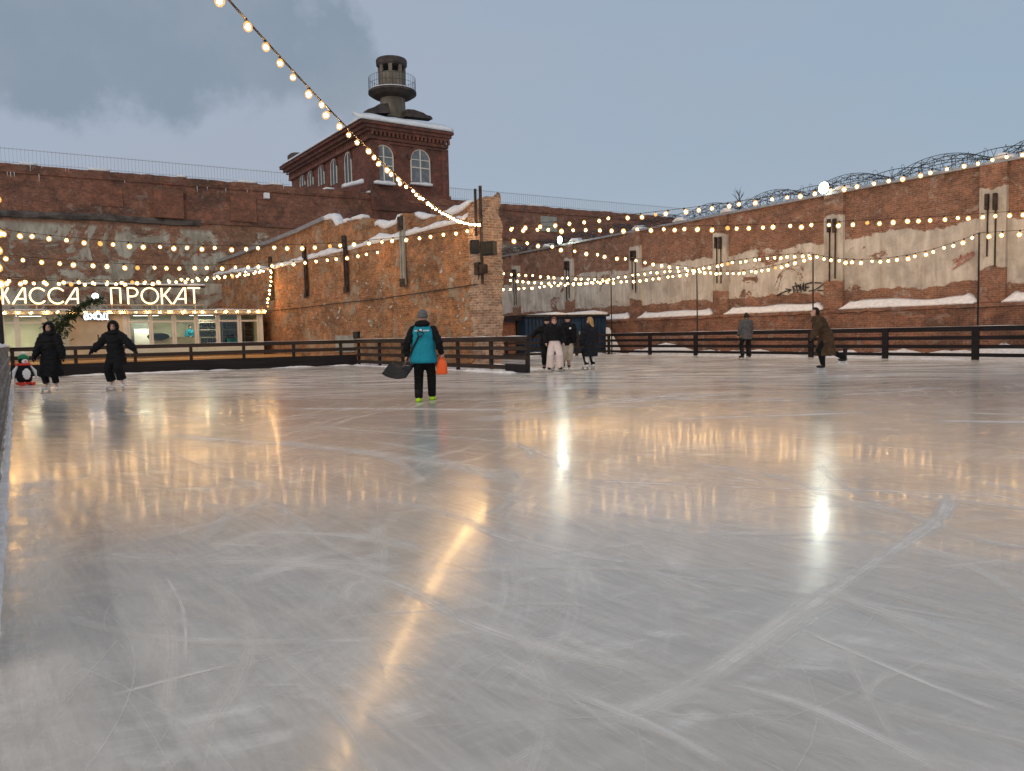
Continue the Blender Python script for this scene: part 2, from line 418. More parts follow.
def tag(o, label=None, cat=None, group=None, kind=None):
    if label: o['label'] = label
    if cat: o['category'] = cat
    if group: o['group'] = group
    if kind: o['kind'] = kind
    return o
def empty(name, mat, label, cat, group=None):
    o = bpy.data.objects.new(name, None); COL.objects.link(o); o.matrix_world = mat
    o.empty_display_size = .3
    return tag(o, label, cat, group)
def rz(x, y, a=0, z=0): return Matrix.Translation((x, y, z)) @ Matrix.Rotation(a, 4, 'Z')
def bake(o, remesh=None, smooth_it=0, decimate=None):
    if remesh:
        r = o.modifiers.new('r', 'REMESH'); r.mode = 'VOXEL'; r.voxel_size = remesh; r.use_smooth_shade = True
    if smooth_it:
        sm = o.modifiers.new('s', 'SMOOTH'); sm.iterations = smooth_it; sm.factor = .5
    dg = bpy.context.evaluated_depsgraph_get()
    me = bpy.data.meshes.new_from_object(o.evaluated_get(dg))
    old = o.data; mats = [s_.material for s_ in o.material_slots]
    o.modifiers.clear(); o.data = me
    me.materials.clear()
    for mm in mats: me.materials.append(mm)
    me.polygons.foreach_set('use_smooth', [True] * len(me.polygons))
    me.name = old.name; bpy.data.meshes.remove(old)
    return o

# ------------------------------------------------------------------ world, sun
w = bpy.data.worlds.new("World"); S.world = w; w.use_nodes = True
nt = w.node_tree; t = NT(nt); bg = nt.nodes['Background']
SUN_EL, SUN_ROT = R(24), R(200)
sky = t.n('ShaderNodeTexSky', sky_type='NISHITA', sun_disc=False, sun_elevation=SUN_EL, sun_rotation=SUN_ROT, air_density=1.2, dust_density=2.5, ozone_density=2.0)
gen = t.n('ShaderNodeTexCoord').outputs['Generated']
sp = t.n('ShaderNodeSeparateXYZ'); t.l(gen, sp.inputs[0])
az = t.mapr(sp.outputs[0], -.6, .6, 0, 1)
over = t.mix(az, (3.25, 3.75, 4.6), (2.75, 3.6, 4.45))
el = t.mapr(sp.outputs[2], .05, .5, 0, 1, smooth=False)
over = t.mix(t.math('MULTIPLY', t.mapr(sp.outputs[2], .22, .0), .5), over, (4.7, 4.85, 5.2))
over = t.mix(t.math('MULTIPLY', el, .3), over, (2.5, 3.1, 4.0))
col = t.mix(.93, sky.outputs[0], over)
# thin high cloud mottling and the drifting smoke bank
hi = t.noise(t.mapping(gen, scale=(1, 1, 2.4)), 2.0, 5, .55, .3)
col = t.mix(t.math('MULTIPLY', t.mapr(hi, .36, .7), .4), col, (3.2, 3.4, 4.0))
def blob(px, py, rx, rz_):
    c = ray(px, py).normalized()
    a = t.math('DIVIDE', t.math('SUBTRACT', sp.outputs[0], c.x), rx); b = t.math('DIVIDE', t.math('SUBTRACT', sp.outputs[2], c.z), rz_)
    return t.math('SUBTRACT', 1.0, t.math('ADD', t.math('MULTIPLY', a, a), t.math('MULTIPLY', b, b)))
bl = t.math('MAXIMUM', blob(95, 5, .27, .12), blob(255, 5, .10, .11))
bl = t.math('MAXIMUM', bl, blob(325, 50, .07, .10))
cn = t.noise(gen, 7.0, 7, .55, .2); cn2 = t.noise(gen, 22, 5, .6)
f = t.math('ADD', bl, t.math('MULTIPLY', t.math('SUBTRACT', cn, .5), 3.6))
f = t.math('ADD', f, t.math('MULTIPLY', t.math('SUBTRACT', cn2, .5), .9))
dens = t.mapr(f, -.05, .6)
shade = t.mix(t.mapr(t.noise(gen, 5, 5, .6), .35, .65), (1.72, 2.25, 2.85), (2.2, 2.65, 3.15))
col = t.mix(t.math('MULTIPLY', dens, .72), col, shade)
t.l(col, bg.inputs['Color']); bg.inputs['Strength'].default_value = .121
ld = bpy.data.lights.new('sun', 'SUN'); ld.energy = 1.1; ld.angle = R(70); ld.color = (1, .84, .66)
so = bpy.data.objects.new('sun', ld); COL.objects.link(so)
so.rotation_euler = (R(90 - 24), 0, R(-20))
S.view_settings.view_transform = 'Standard'; S.view_settings.look = 'None'; S.view_settings.exposure = 0; S.view_settings.gamma = 1
S.cycles.use_denoising = True
S.cycles.max_bounces = 6; S.cycles.transparent_max_bounces = 24
S.cycles.sample_clamp_indirect = 4.0; S.cycles.use_light_tree = True

# ------------------------------------------------------------------ rink plan
B = G(11, 378).to_2d(); A1 = G(-3, 470).to_2d(); A0 = A1 + (A1 - B).normalized() * 5.6
CN = G(357, 364.8).to_2d(); D = G(527.5, 373).to_2d()
print('plan', B, A1, A0, CN, D)
K = Vector((5.54, 42.6)); RF0 = Vector((15.7, 26.0)); RF1 = RF0 - U2 * 13
gm = MB(); gm.slab([(-900, -900), (900, -900), (900, 900), (-900, 900)], -.3, -.06)
tag(gm.build('ground', 'snowground'), 'trodden snow ground around the ice rink', kind='structure')
ib = MB()
ib.slab([(A0.x + 1.5, -4), (RF1.x + 4, -4), (RF1.x, RF1.y), (K.x, K.y), (CN.x, CN.y), (B.x, B.y), (A0.x, A0.y)], -.05, 0)
tag(ib.build('ice_rink', 'ice'), 'scratched grey skating rink ice sheet', kind='structure')

# skate marks: soft ribbons of shavings lying on the ice
class Rib:
    def __init__(s): s.bm = bmesh.new(); s.uv = s.bm.loops.layers.uv.new('UVMap'); s.d = s.bm.verts.layers.float.new('dens'); s.k = 0
    def add(s, pts, wd, dens, z=None):
        s.k += 1; z = (.0015 + .00001 * (s.k % 350)) if z is None else z
        if not hasattr(wd, '__len__'): wd = [wd] * len(pts)
        u = 0; prev = None; n = len(pts)
        for i in range(n):
            p = Vector(pts[i][:2]); q = (Vector(pts[min(i + 1, n - 1)][:2]) - Vector(pts[max(i - 1, 0)][:2])).normalized()
            nn = Vector((-q.y, q.x)) * wd[i] / 2
            if i: u += (p - Vector(pts[i - 1][:2])).length
            a = s.bm.verts.new((p.x + nn.x, p.y + nn.y, z)); b = s.bm.verts.new((p.x - nn.x, p.y - nn.y, z))
            e = min(1, i / max(1, n * .12), (n - 1 - i) / max(1, n * .12)); a[s.d] = b[s.d] = dens * e
            if prev:
                f = s.bm.faces.new((prev[0], prev[1], b, a))
                for l_, uvv in zip(f.loops, ((prev[2], 0), (prev[2], 1), (u, 1), (u, 0))): l_[s.uv].uv = (uvv[0] + s.k * 3.7, uvv[1])
            prev = (a, b, u)
    def build(s, name, mat):
        me = bpy.data.meshes.new(name); s.bm.to_mesh(me); s.bm.free(); me.materials.append(M[mat])
        o = bpy.data.objects.new(name, me); COL.objects.link(o); return o
def smooth_path(pts, step=.12):
    pts = [Vector(p[:2]) for p in pts]; out = []
    P = [pts[0] * 2 - pts[1]] + pts + [pts[-1] * 2 - pts[-2]]
    for i in range(1, len(P) - 2):
        n = max(2, int((P[i + 1] - P[i]).length / step))
        for k in range(n):
            x = k / n; p0, p1, p2, p3 = P[i - 1], P[i], P[i + 1], P[i + 2]
            out.append(.5 * ((2 * p1) + (p2 - p0) * x + (2 * p0 - 5 * p1 + 4 * p2 - p3) * x * x + (3 * p1 - p0 - 3 * p2 + p3) * x ** 3))
    out.append(pts[-1]); return out
rb = Rib()
TR = [([(952, 492), (940, 518), (890, 553), (830, 592), (785, 622), (740, 655), (700, 682), (640, 712), (560, 740)], .13, .85),
      ([(790, 620), (740, 655), (680, 690), (600, 722)], .2, .5),
      ([(520, 478), (640, 483), (760, 488), (880, 491), (1030, 499)], .09, .5),
      ([(955, 490), (1000, 496), (1060, 512)], .08, .4),
      ([(795, 628), (860, 655), (930, 685), (1030, 722)], .035, .6),
      ([(700, 680), (760, 692), (830, 715), (960, 780)], .07, .55),
      ([(180, 562), (260, 562), (340, 570), (410, 590), (470, 622), (560, 652), (640, 667), (720, 672)], .11, .5),
      ([(90, 556), (200, 560), (330, 563), (420, 572)], .2, .35),
      ([(330, 618), (420, 612), (520, 604), (600, 606)], .05, .35),
      ([(560, 690), (640, 720), (760, 785)], .05, .5), ([(470, 690), (540, 735), (590, 790)], .04, .3),
      ([(108, 697), (170, 680), (245, 661)], .03, .6),
      ([(352, 604), (346, 592), (356, 583), (372, 580)], .06, .45),
      ([(860, 708), (872, 688), (892, 668)], .05, .4),
      ([(640, 568), (680, 580), (722, 595)], .05, .45), ([(545, 555), (600, 548), (650, 545)], .04, .4),
      ([(500, 770), (530, 752), (560, 738)], .06, .4), ([(165, 575), (183, 610), (186, 665)], .018, .6),
      ([(240, 535), (300, 533), (380, 540), (430, 552)], .12, .4),
      ([(480, 640), (560, 690), (640, 750)], .02, .3), ([(340, 700), (420, 750), (470, 790)], .02, .25),
      ([(680, 672), (760, 668), (840, 640)], .03, .25),
      ([(270, 500), (330, 545), (420, 585)], .06, .3), ([(620, 700), (700, 720), (760, 712), (800, 715)], .03, .35)]
for pts, wd, de in TR:
    gp = [G(*p) for p in pts]; path = smooth_path(gp)
    rb.add(path, [wd * (.75 + .5 * noise.noise(Vector((p.x * .8, p.y * .8, wd * 40)))) * 1.7 for p in path], min(1, de * 1.7))
for k in range(1500):
    y = random.uniform(2.2, 30) if k % 3 else random.uniform(2.2, 11)
    x = random.uniform(-.66, .66) * y
    a = random.choice((R(-52), R(-38), R(20), R(65))) + random.gauss(0, .3)
    Lh = random.uniform(.3, 2.2); rad = random.choice((-1, 1)) * random.uniform(.9, 9)
    p = Vector((x, y)); pts = []; n = 14
    for i in range(n):
        pts.append(p.copy()); p = p + Vector((math.cos(a), math.sin(a))) * Lh / n; a += Lh / n / rad
    rb.add(pts, random.uniform(.003, .010) * (1 + y * .08), random.uniform(.08, .42))
for k in range(70):      
    y = random.uniform(9, 33); x = random.uniform(-.62, .6) * y; a = random.gauss(0, .3); p = Vector((x, y)); pts = []
    Lh = random.uniform(2, 7)
    for i in range(12):
        pts.append(p.copy()); p = p + Vector((math.cos(a), math.sin(a))) * Lh / 12; a += random.gauss(0, .06)
    rb.add(pts, random.uniform(.12, .5), random.uniform(.3, .75))
for k in range(80):      # soft scraped lanes and arcs near the camera
    y = random.uniform(2.3, 9); x = random.uniform(-.6, .66) * y; a = R(-50) + random.gauss(0, .5); p = Vector((x, y)); pts = []
    Lh = random.uniform(.8, 3.2); rad = random.choice((-1, 1)) * random.uniform(1.2, 7)
    for i in range(16):
        pts.append(p.copy()); p = p + Vector((math.cos(a), math.sin(a))) * Lh / 16; a += Lh / 16 / rad
    rb.add(pts, random.uniform(.04, .18), random.uniform(.25, .7))
rb.add([p + Vector((-.24, 0)) for p in smooth_path([G(*q) for q in ((62, 470), (60, 520), (60, 580), (66, 640), (84, 710), (112, 780), (140, 850))])], 0.55, .85)
tag(rb.build('skate_marks', 'mark'), 'pale curved skate tracks and shavings on the ice', kind='stuff')
wr = Rib()
wp = smooth_path([G(*p) for p in ((75, 490), (70, 530), (66, 580), (70, 640), (92, 710), (125, 780), (150, 830))])
wr.add([p + Vector((.10, -.01)) for p in wp], .24, .16, .0012)
tag(wr.build('wet_ice_patch', 'wet'), 'darker wet strip of ice beside the near fence', kind='structure')

# ------------------------------------------------------------------ fences
def fence(name, p0, p1, label, rails, mat, step=2.0, postw=.12, kick=None, posts_front=False, kickmat=None, post_h=1.1, x_posts=None, snowtop=0.0):
    fr = Frame(p0, (p1 - p0)); L = (p1 - p0).length
    root = empty(name, fr.mat, label, 'fence')
    for k, (z0, z1) in enumerate(rails):
        mb = MB(); x = 0
        while x < L - .01:
            x1 = min(L, x + 4.0)
            dz = random.uniform(-.006, .006)
            mb.box(x + .002, x1 - .002, -.02, .02, z0 + dz, z1 + dz); x = x1
        mb.build('rail', mat, root)
    xs = x_posts if x_posts is not None else [min(L - .08, .08 + i * step) for i in range(int(L / step) + 1)]
    for x in xs:
        y0, y1 = (-.075, -.023) if posts_front else (.023, .12)
        MB().box(x - postw / 2, x + postw / 2, y0, y1, -.04, post_h - .02).build('post', mat, root)
    if kick:
        for (xa, xb, z0, z1, mt) in kick:
            MB().box(xa, xb, -.047, -.023, z0, z1).build('kickboard', mt, root)
    if snowtop:
        mb = MB(); n = int(L / .12); z = rails[0][1] + .008
        ra = []
        for i in range(n + 1):
            x = L * i / n; h = max(.004, snowtop * (.5 + 1.3 * noise.noise(Vector((x * 1.1, 3, p0.x))))); hw = .026
            ra.append([Vector((x, -hw, z)), Vector((x, -hw * .7, z + h * .8)), Vector((x, hw * .7, z + h)), Vector((x, hw, z))])
        mb.rings(ra); o = mb.build('snow', 'snow', smooth=True, mat=fr.mat)
        tag(o, 'thin snow line lying on top rail of the ' + name.replace('_', ' '), kind='stuff')
    return fr, L
LFr = [(.97, 1.12), (.62, .78), (.30, .47)]
frL, LL = fence('rink_fence', B, CN, 'dark brown rink fence in front of the lit ticket kiosk', [(.97, 1.12), (.64, .79)], 'darkwood', step=2.05,
                kick=[(0, (CN - B).length, .0, .46, 'blackwood')], snowtop=.012)
frM, LM = fence('rink_fence', CN, D, 'dark brown rink fence below the ruined brick wall and pillar', [(.97, 1.13), (.70, .82), (.40, .53), (.08, .22)], 'darkwood', step=2.15,
                kick=[(LM0 := (D - CN).length) and (LM0 - 1.15, LM0, -.02, .27, 'blackwood'), (LM0 - 3.6, LM0 - 1.2, -.03, .075, 'plank')], snowtop=.022)
x_end = (RF1 - K).length
off = (RF0 - K).length
xp = [off - 3.25 * i for i in range(-4, 7) if 0 < off - 3.25 * i < x_end]
frR, LR = fence('rink_fence', K, RF1, 'black four rail fence along the far right side of ice', [(.97, 1.13), (.68, .81), (.38, .51), (.10, .22)], 'blackwood',
                postw=.24, posts_front=True, x_posts=xp, post_h=1.14, snowtop=.012)
KB = K - V2 * 9.0
frB, LB = fence('rink_fence', KB, K, 'short dark fence in front of the navy container', [(.97, 1.12), (.68, .81), (.38, .51), (.10, .22)], 'darkwood', step=2.2, postw=.14)
frN, LN = fence('rink_fence', A0, B, 'weathered side fence with snow cap beside the camera', [(1.02, 1.16), (.70, .81), (.38, .49), (.07, .18)], 'greywood', step=2.4, postw=.12, snowtop=.09)

# snow berms
def berm(p0, p1, y_in, y_out, h, seed, label, sub=.18, rough=1.0, base=-.05):
    fr = Frame(p0, p1 - p0); L = (p1 - p0).length
    nx = max(4, int(L / sub)); ny = max(4, int((y_out - y_in) / (sub * .6)))
    mb = MB(); g = []
    for j in range(ny + 1):
        row = []
        for i in range(nx + 1):
            x = L * i / nx; v_ = j / ny; y = y_in + (y_out - y_in) * v_
            nz = noise.fractal(Vector((x * .9 + seed, y * 1.4, seed)), .9, 2.1, 5)
            e = min(1, v_ * 4, (1 - v_) * 4, x / .5, (L - x) / .5)
            y2 = y + (0.10 * noise.noise(Vector((x * 2.1, seed, 2))) if j in (0, ny) else 0)
            row.append(mb.v((x, y2, base + (h * (.6 + rough * nz) - base) * e if e > 0 else base)))
        g.append(row)
    for j in range(ny):
        for i in range(nx): mb._f([g[j][i], g[j][i + 1], g[j + 1][i + 1], g[j + 1][i]])
    o = mb.build('snow', 'snow', smooth=True, mat=fr.mat); tag(o, label, kind='stuff'); return o
berm(B, CN, -.42, -.03, .05, 3, 'low ridge of scraped snow at the foot of kiosk fence', .1, 1.2)
berm(CN, D, -.45, -.03, .05, 9, 'low ridge of scraped snow below the middle fence', .1, 1.2)
berm(A0, B, -.12, -.02, .04, 14, 'ragged snow strip along the side fence foot', .1, .9)
berm(K, RF1, .15, 2.9, .14, 21, 'uneven snow between right fence and long brick wall', .25, 1.8)
berm(K, RF0, -.1, .14, .05, 27, 'thin snow line under the right fence', .12, .8)
berm(KB, K, .2, 1.6, .15, 33, 'snow heap behind the short far fence', .2, 1.5)
berm(CN, D + (CN - D).normalized() * 1.3, .06, 2.3, .12, 41, 'snow strip between middle fence and ruined wall', .2, 1.3)
berm(B + V2 * -2, CN + V2 * 1, .2, 1.3, .2, 47, 'snow strip behind kiosk fence', .2, 1.0)

# ------------------------------------------------------------------ right wall (long, with pilasters)
RW = Frame((18.26, 27.56), -U2)
def rw_plaster(t, sc, x, z):
    n = t.noise(sc, .8, 6, .62, .4); nb = t.noise(sc, .22, 2, .5)
    hi_ = t.math('ADD', 4.3, t.math('ADD', t.math('MULTIPLY', n, .9), t.math('MULTIPLY', nb, .5)))
    up = t.mapr(t.math('SUBTRACT', hi_, z), 0.0, .07)
    lo_ = t.math('ADD', 2.35, t.math('MULTIPLY', t.noise(sc, 1.1, 5, .6), .75))
    dn = t.mapr(t.math('SUBTRACT', z, lo_), 0.0, .06)
    holes = t.math('MULTIPLY', t.mapr(t.noise(sc, .5, 8, .72, 1.0), .60, .625, 1, 0), t.mapr(t.noise(sc, 2.6, 6, .7, .6), .66, .69, 1, .15))
    return t.math('MULTIPLY', t.math('MULTIPLY', up, dn), holes)
def rw_pil(t, sc, x, z):
    n = t.noise(sc, 1.0, 6, .62, .4)
    up = t.mapr(t.math('SUBTRACT', t.math('ADD', 5.6, t.math('MULTIPLY', n, 1.1)), z), 0.0, .07)
    dn = t.mapr(t.math('SUBTRACT', z, t.math('ADD', 2.7, t.math('MULTIPLY', n, 1.0))), 0.0, .06)
    return t.math('MULTIPLY', up, dn)
M['rw'] = brick('long_wall_brick', (.23, .10, .06), (.34, .165, .10), (.36, .29, .24), soot=.45, pale=.45, plaster=rw_plaster, plcol=(.47, .42, .36), plcol2=(.66, .61, .54), seed=4, drip=.3)
M['rwp'] = brick('pilaster_brick', (.23, .10, .06), (.34, .165, .10), (.36, .29, .24), soot=.45, pale=.45, plaster=rw_pil, plcol=(.44, .39, .33), plcol2=(.62, .57, .5), seed=14, drip=.45)
M['rwb'] = brick('wall_base_brick', (.23, .09, .055), (.32, .14, .085), (.34, .28, .22), soot=.55, pale=.5, seed=23, bumpd=.06)
rw = empty('long_brick_wall', RW.mat, 'long brick and plaster wall with pilasters along right side of rink', 'wall')
X0, X1 = -41.2, 14.0
def panel(mb, x0, x1, z0, z1, y, nx, nz, amp, seed):
    g = [[mb.v((x0 + (x1 - x0) * i / nx, y + amp * noise.fractal(Vector(((x0 + (x1 - x0) * i / nx) * 1.3, seed, (z0 + (z1 - z0) * j / nz) * 1.3)), 1, 2, 4), z0 + (z1 - z0) * j / nz)) for i in range(nx + 1)] for j in range(nz + 1)]
    for j in range(nz):
        for i in range(nx): mb._f([g[j][i], g[j][i + 1], g[j + 1][i + 1], g[j + 1][i]])
mb = MB(); mb.box(X0, X1, .06, .9, -.1, 7.0); panel(mb, X0, X1, 1.9, 7.0, 0, 360, 36, .035, 3)
mb.build('wall_face', 'rw', rw)
mb = MB(); mb.box(X0, X1, -.38, .05, -.1, 1.84); panel(mb, X0, X1, -.1, 1.9, -.45, 420, 18, .06, 8)
ra = []
n = 300
for i in range(n + 1):
    x = X0 + (X1 - X0) * i / n; q = .07 * noise.fractal(Vector((x * 2.2, 1, 5)), 1, 2, 4)
    ra.append([Vector((x, -.37, 1.80)), Vector((x, -.52 + q, 1.83 + q)), Vector((x, -.50 + q, 1.95 + q)), Vector((x, .03, 2.02))])
mb.rings(ra)
mb.build('plinth', 'rwb', rw)
ra = []
for i in range(200):
    x = X0 + (X1 - X0) * i / 199; q = .03 * noise.noise(Vector((x * 3, 0, 0)))
    ra.append([Vector((x, -.14, 6.99)), Vector((x, -.14, 7.10 + q)), Vector((x, .95, 7.14)), Vector((x, .95, 6.99))])
MB().rings(ra).build('coping', 'palesteel', rw)
pil_x = [-.99 - 6.6 * k for k in range(-2, 7)]
for x in pil_x:
    mb = MB(); mb.box(x - .42, x + .42, -.13, .02, 2.0, 6.97); panel(mb, x - .47, x + .47, 2.0, 6.98, -.17, 10, 44, .03, x)
    mb.box(x - .46, x + .46, -.165, .0, 2.0, 6.97)
    mb.build('pilaster', 'rwp', rw)
    mb = MB()
    for s_ in (-.14, .14):
        mb.box(x + s_ - .02, x + s_ + .02, -.25, -.20, 3.2 + random.uniform(-.1, .5), 5.7)
    o = mb.build('channel_iron', 'steel', rw)
    MB().box(x - .2, x - .09, -.36, -.21, 5.35, 5.92).build('bracket', 'steel', rw, bevel=.01)
    MB().box(x + .08, x + .2, -.36, -.21, 5.3, 5.9).build('bracket', 'steel', rw, bevel=.01)
# graffiti
def wallstroke(fr, root, strokes, w_, mat, y, name):
    mb = MB()
    for st in strokes:
        pts = [fr.hit(*p, y) for p in st]
        mb.stroke(pts, w_, y - .004, y + .012)
    return mb.build(name, mat, root)
def z3(x, y): return (770 + x / 14.63, 270 + y / 14.63)
gr = [[(100, 378), (150, 345), (220, 315), (310, 290)], [(225, 275), (312, 290), (262, 335)],
      [(330, 235), (350, 325), (375, 300), (335, 240), (420, 235)], [(370, 180), (388, 250), (402, 330)], [(400, 215), (425, 230), (432, 285), (410, 300)],
      [(440, 200), (455, 330)], [(405, 215), (450, 270), (490, 190), (470, 290)], [(490, 190), (495, 310), (530, 300)], [(520, 200), (520, 305)], [(520, 205), (620, 180)], [(525, 255), (570, 250)],
      [(565, 310), (660, 290), (815, 185), (830, 300), (690, 298)], [(650, 185), (760, 190)]]
wallstroke(RW, rw, [[z3(*p) for p in s_] for s_ in gr], .05, 'graffiti', -.06, 'black_graffiti')
def z4(x, y): return (940 + x / 11.857, 235 + y / 11.857)
g2 = [[(150, 405), (230, 350), (330, 290), (400, 230)], [(150, 300), (190, 280), (240, 330), (190, 350)], [(240, 240), (260, 300), (300, 250), (310, 300)], [(320, 210), (345, 270), (400, 190), (400, 240)], [(170, 330), (260, 260), (380, 200)],
      [(210, 280), (215, 330)], [(280, 330), (300, 300)], [(250, 230), (230, 290)]]
wallstroke(RW, rw, [[z4(*p) for p in s_] for s_ in g2], .045, 'redspray', -.06, 'red_graffiti')
# ledge snow in every bay
mb = MB()
for k in range(len(pil_x) - 1):
    xb, xa = pil_x[k] - .5, pil_x[k + 1] + .5
    n = 46; ra = []
    for i in range(n + 1):
        x = xa + (xb - xa) * i / n
        e = min(1, (i + .3) / 3, (n - i + .3) / 3) * max(.5, min(1, .86 + .5 * noise.noise(Vector((x * .45, 5, 2)))))
        hh = .29 + .07 * noise.noise(Vector((x * .8, 0, 9)))
        end = .28 * max(0, 1 - min(i, n - i) / 4)
        q = .05 * noise.noise(Vector((x * 2.5, 2, 9)))
        ra.append([Vector((x, -.47, 1.955)), Vector((x, -.47 + .03 * e + q, 1.99 + .06 * e)), Vector((x, -.22, 2.06 + .22 * e)), Vector((x, -.045, 2.06 + (hh + end) * e)), Vector((x, -.042, 2.02))])
    mb.rings(ra)
tag(mb.build('snow', 'snow', smooth=True, mat=RW.mat), 'sloping snow on the ledge of the long brick wall', kind='stuff')
# scraps of snow on coping
mb = MB()
for px in (638, 680, 727, 842, 1000, 548, 575):
    x, z = RW.hit(px, 300)
    L = random.uniform(.5, 1.1); ra = []
    for i in range(12):
        q = math.sin(PI * (i + .2) / 11.4); ra.append([Vector((x - L / 2 + L * i / 11, -.17, 7.12)), Vector((x - L / 2 + L * i / 11, -.16, 7.13 + .2 * q)), Vector((x - L / 2 + L * i / 11, .5, 7.16 + .25 * q)), Vector((x - L / 2 + L * i / 11, .6, 7.12))])
    mb.rings(ra)
tag(mb.build('snow', 'snow', smooth=True, mat=RW.mat), 'snow scraps on top of the long brick wall', kind='stuff')
# razor wire
mb = MB(); ysp = .35
x = -40.0
per = 4.0; base0 = -7.15
k0 = int((-40 - base0) / per) - 1
for k in range(k0, 6):
    xa = base0 + per * k - per / 2; xb = xa + per
    mb.tube([Vector((xa + per / 2 + per * i / 20, .36, 7.16 + .46 * math.sin(PI * i / 20) ** .75)) for i in range(21)], .014, 4)
    for i in range(1, 20): mb.tube([Vector((xa + per / 2 + per * i / 20, .36, 7.12)), Vector((xa + per / 2 + per * (i + (1 if i % 2 else -1)) / 20, .36, 7.16 + .46 * math.sin(PI * (i + (1 if i % 2 else -1)) / 20) ** .75))], .009, 3)
    for y in (.08, .62):
        arc = lambda s_, h: Vector((xa + (xb - xa) * s_, y, 7.16 + h * math.sin(PI * s_) ** .75))
        mb.tube([arc(i / 20, .6) for i in range(21)], .013, 4)
        mb.tube([arc(i / 20, .36) for i in range(21)], .014, 4)
        for i in range(0, 14):
            a, b = i / 14, (i + 1) / 14
            mb.tube([arc(a, .6), arc(b, .36)] if i % 2 == 0 else [arc(a, .36), arc(b, .6)], .012, 3)
        for i in range(1, 9):
            mb.tube([Vector((xa + (xb - xa) * i / 9, y, 7.12)), arc(i / 9, .6 if i % 2 else .36)], .009, 3)
    for i in range(1, 10):
        s_ = i / 10; h = .6 * math.sin(PI * s_) ** .75; xx = xa + (xb - xa) * s_
        mb.tube([Vector((xx + .25 * (math.cos(q * 2 * PI / 10)), .35 + .33 * math.cos(q * 2 * PI / 10), 7.16 + h / 2 + h / 2 * math.sin(q * 2 * PI / 10))) for q in range(11)], .008, 3)
hel = []
for i in range(int(54 / .055)):
    x_ = -40 + i * .055; a = i * .55; rr = .27 + .06 * math.sin(i * .013)
    hel.append(Vector((x_ + .1 * math.sin(i * .31), .35 + rr * math.cos(a), 7.42 + rr * math.sin(a))))
mb.tube(hel, .008, 3)
tag(mb.build('razor_wire', 'wire', mat=RW.mat), 'coiled arched razor wire on top of the long brick wall', 'razor wire')
# bare sapling behind the wall
sx, sz = RW.hit(739, 205, 1.5)
rt = empty('bare_sapling', Matrix.Translation(RW.w(sx, 1.5, 4.5)), 'small leafless sapling sticking up behind the razor wire', 'tree')
mb = MB(); mb.tube([(0, 0, 0), (.02, 0, 2.5), (0, 0, 3.8)], [.05, .04, .02], 6); mb.build('trunk', 'bark', rt)
mb = MB()
for i in range(26):
    h = random.uniform(2.0, 3.7); a = random.uniform(0, 2 * PI); L = random.uniform(.35, .9) * (1.2 - (h - 2) / 3)
    p = Vector((0, 0, h)); d = Vector((math.cos(a) * .45, math.sin(a) * .45, .9)).normalized(); q = [p]
    for _ in range(4):
        d = (d + Vector((random.gauss(0, .18), random.gauss(0, .18), .08))).normalized(); q.append(q[-1] + d * L / 4)
    mb.tube(q, [.013, .011, .009, .007, .005], 4)
    for _ in range(2):
        j = random.choice((1, 2, 3)); e = q[j] + (d + Vector((random.gauss(0, .5), random.gauss(0, .5), .2))).normalized() * L * .4
        mb.tube([q[j], e], [.008, .004], 3)
mb.build('crown', 'bark', rt)

# floodlights on the wall top
def flood(px, py, label):
    x, z = RW.hit(px, py, -.3)
    root = empty('floodlight', RW.mat @ Matrix.Translation((x, -.3, z)), label, 'floodlight')
    MB().box(-.2, .2, .004, .16, -.19, .19).build('housing', 'black', root, bevel=.02)
    MB().lathe([(.0, .0), (.24, .0), (.25, .025), (.0, .03)], n=20).build('lamp_glass', 'flood', root, mat=None).rotation_euler = (PI / 2, 0, 0)
    zz = 7.05 - z
    MB().tube([(0, .1, -.2), (0, .3, min(-.25, zz))], .03, 6).box(-.28, .28, .165, .19, -.04, .04).box(-.03, .03, .165, .22, -.3, .0).build('bracket', 'steel', root)
    l = bpy.data.lights.new('flood', 'SPOT'); l.energy = 190; l.spot_size = R(130); l.spot_blend = .8; l.color = (.9, 1, .86); l.shadow_soft_size = .15
    lo = bpy.data.objects.new('flood_beam', l); COL.objects.link(lo); lo.location = RW.w(x, -.45, z)
    d = (Vector((2, 22, 0)) - lo.location); lo.rotation_euler = d.to_track_quat('-Z', 'Y').to_euler()
flood(824, 188, 'glaring floodlight on wall top above the pilaster beside black graffiti')
flood(560, 240, 'glaring floodlight at the far end of wall near the pillar')

# ------------------------------------------------------------------ mid ruined wall
pP = Vector((-1.03, 28.3)); pQ = Vector((-20.0, 52.0))
MW = Frame(pQ, pP - pQ); MWL = (pP - pQ).length
def mw_plaster(t, sc, x, z):
    n = t.noise(sc, .75, 8, .7, .7); n2 = t.noise(sc, 3.2, 6, .7, .4)
    return t.math('MULTIPLY', t.mapr(t.math('ADD', n, t.math('MULTIPLY', n2, .35)), .70, .78), .75)
M['mw'] = brick('ruined_wall_brick', (.31, .12, .05), (.52, .235, .10), (.46, .34, .22), soot=.45, pale=.85, plaster=mw_plaster, plcol=(.3, .245, .17), plcol2=(.42, .36, .27), seed=51, contrast=1.2, bumpd=.07)
M['mwend'] = brick('pillar_brick', (.34, .17, .10), (.56, .37, .25), (.58, .5, .41), soot=.25, pale=.5, seed=77, bw=.28, bh=.095, bumpd=.09, msize=.014)
mw = empty('ruined_brick_wall', MW.mat, 'ruined orange brown brick wall with snowy broken top and end pillar', 'wall')
def prof(pts, y): return [MW.hit(px, py, y) for px, py in pts]
front = prof([(232, 272), (250, 272), (270, 269), (300, 261), (330, 253), (350, 249), (380, 240), (400, 238), (412, 233), (440, 226), (460, 221), (474, 214)], 0)
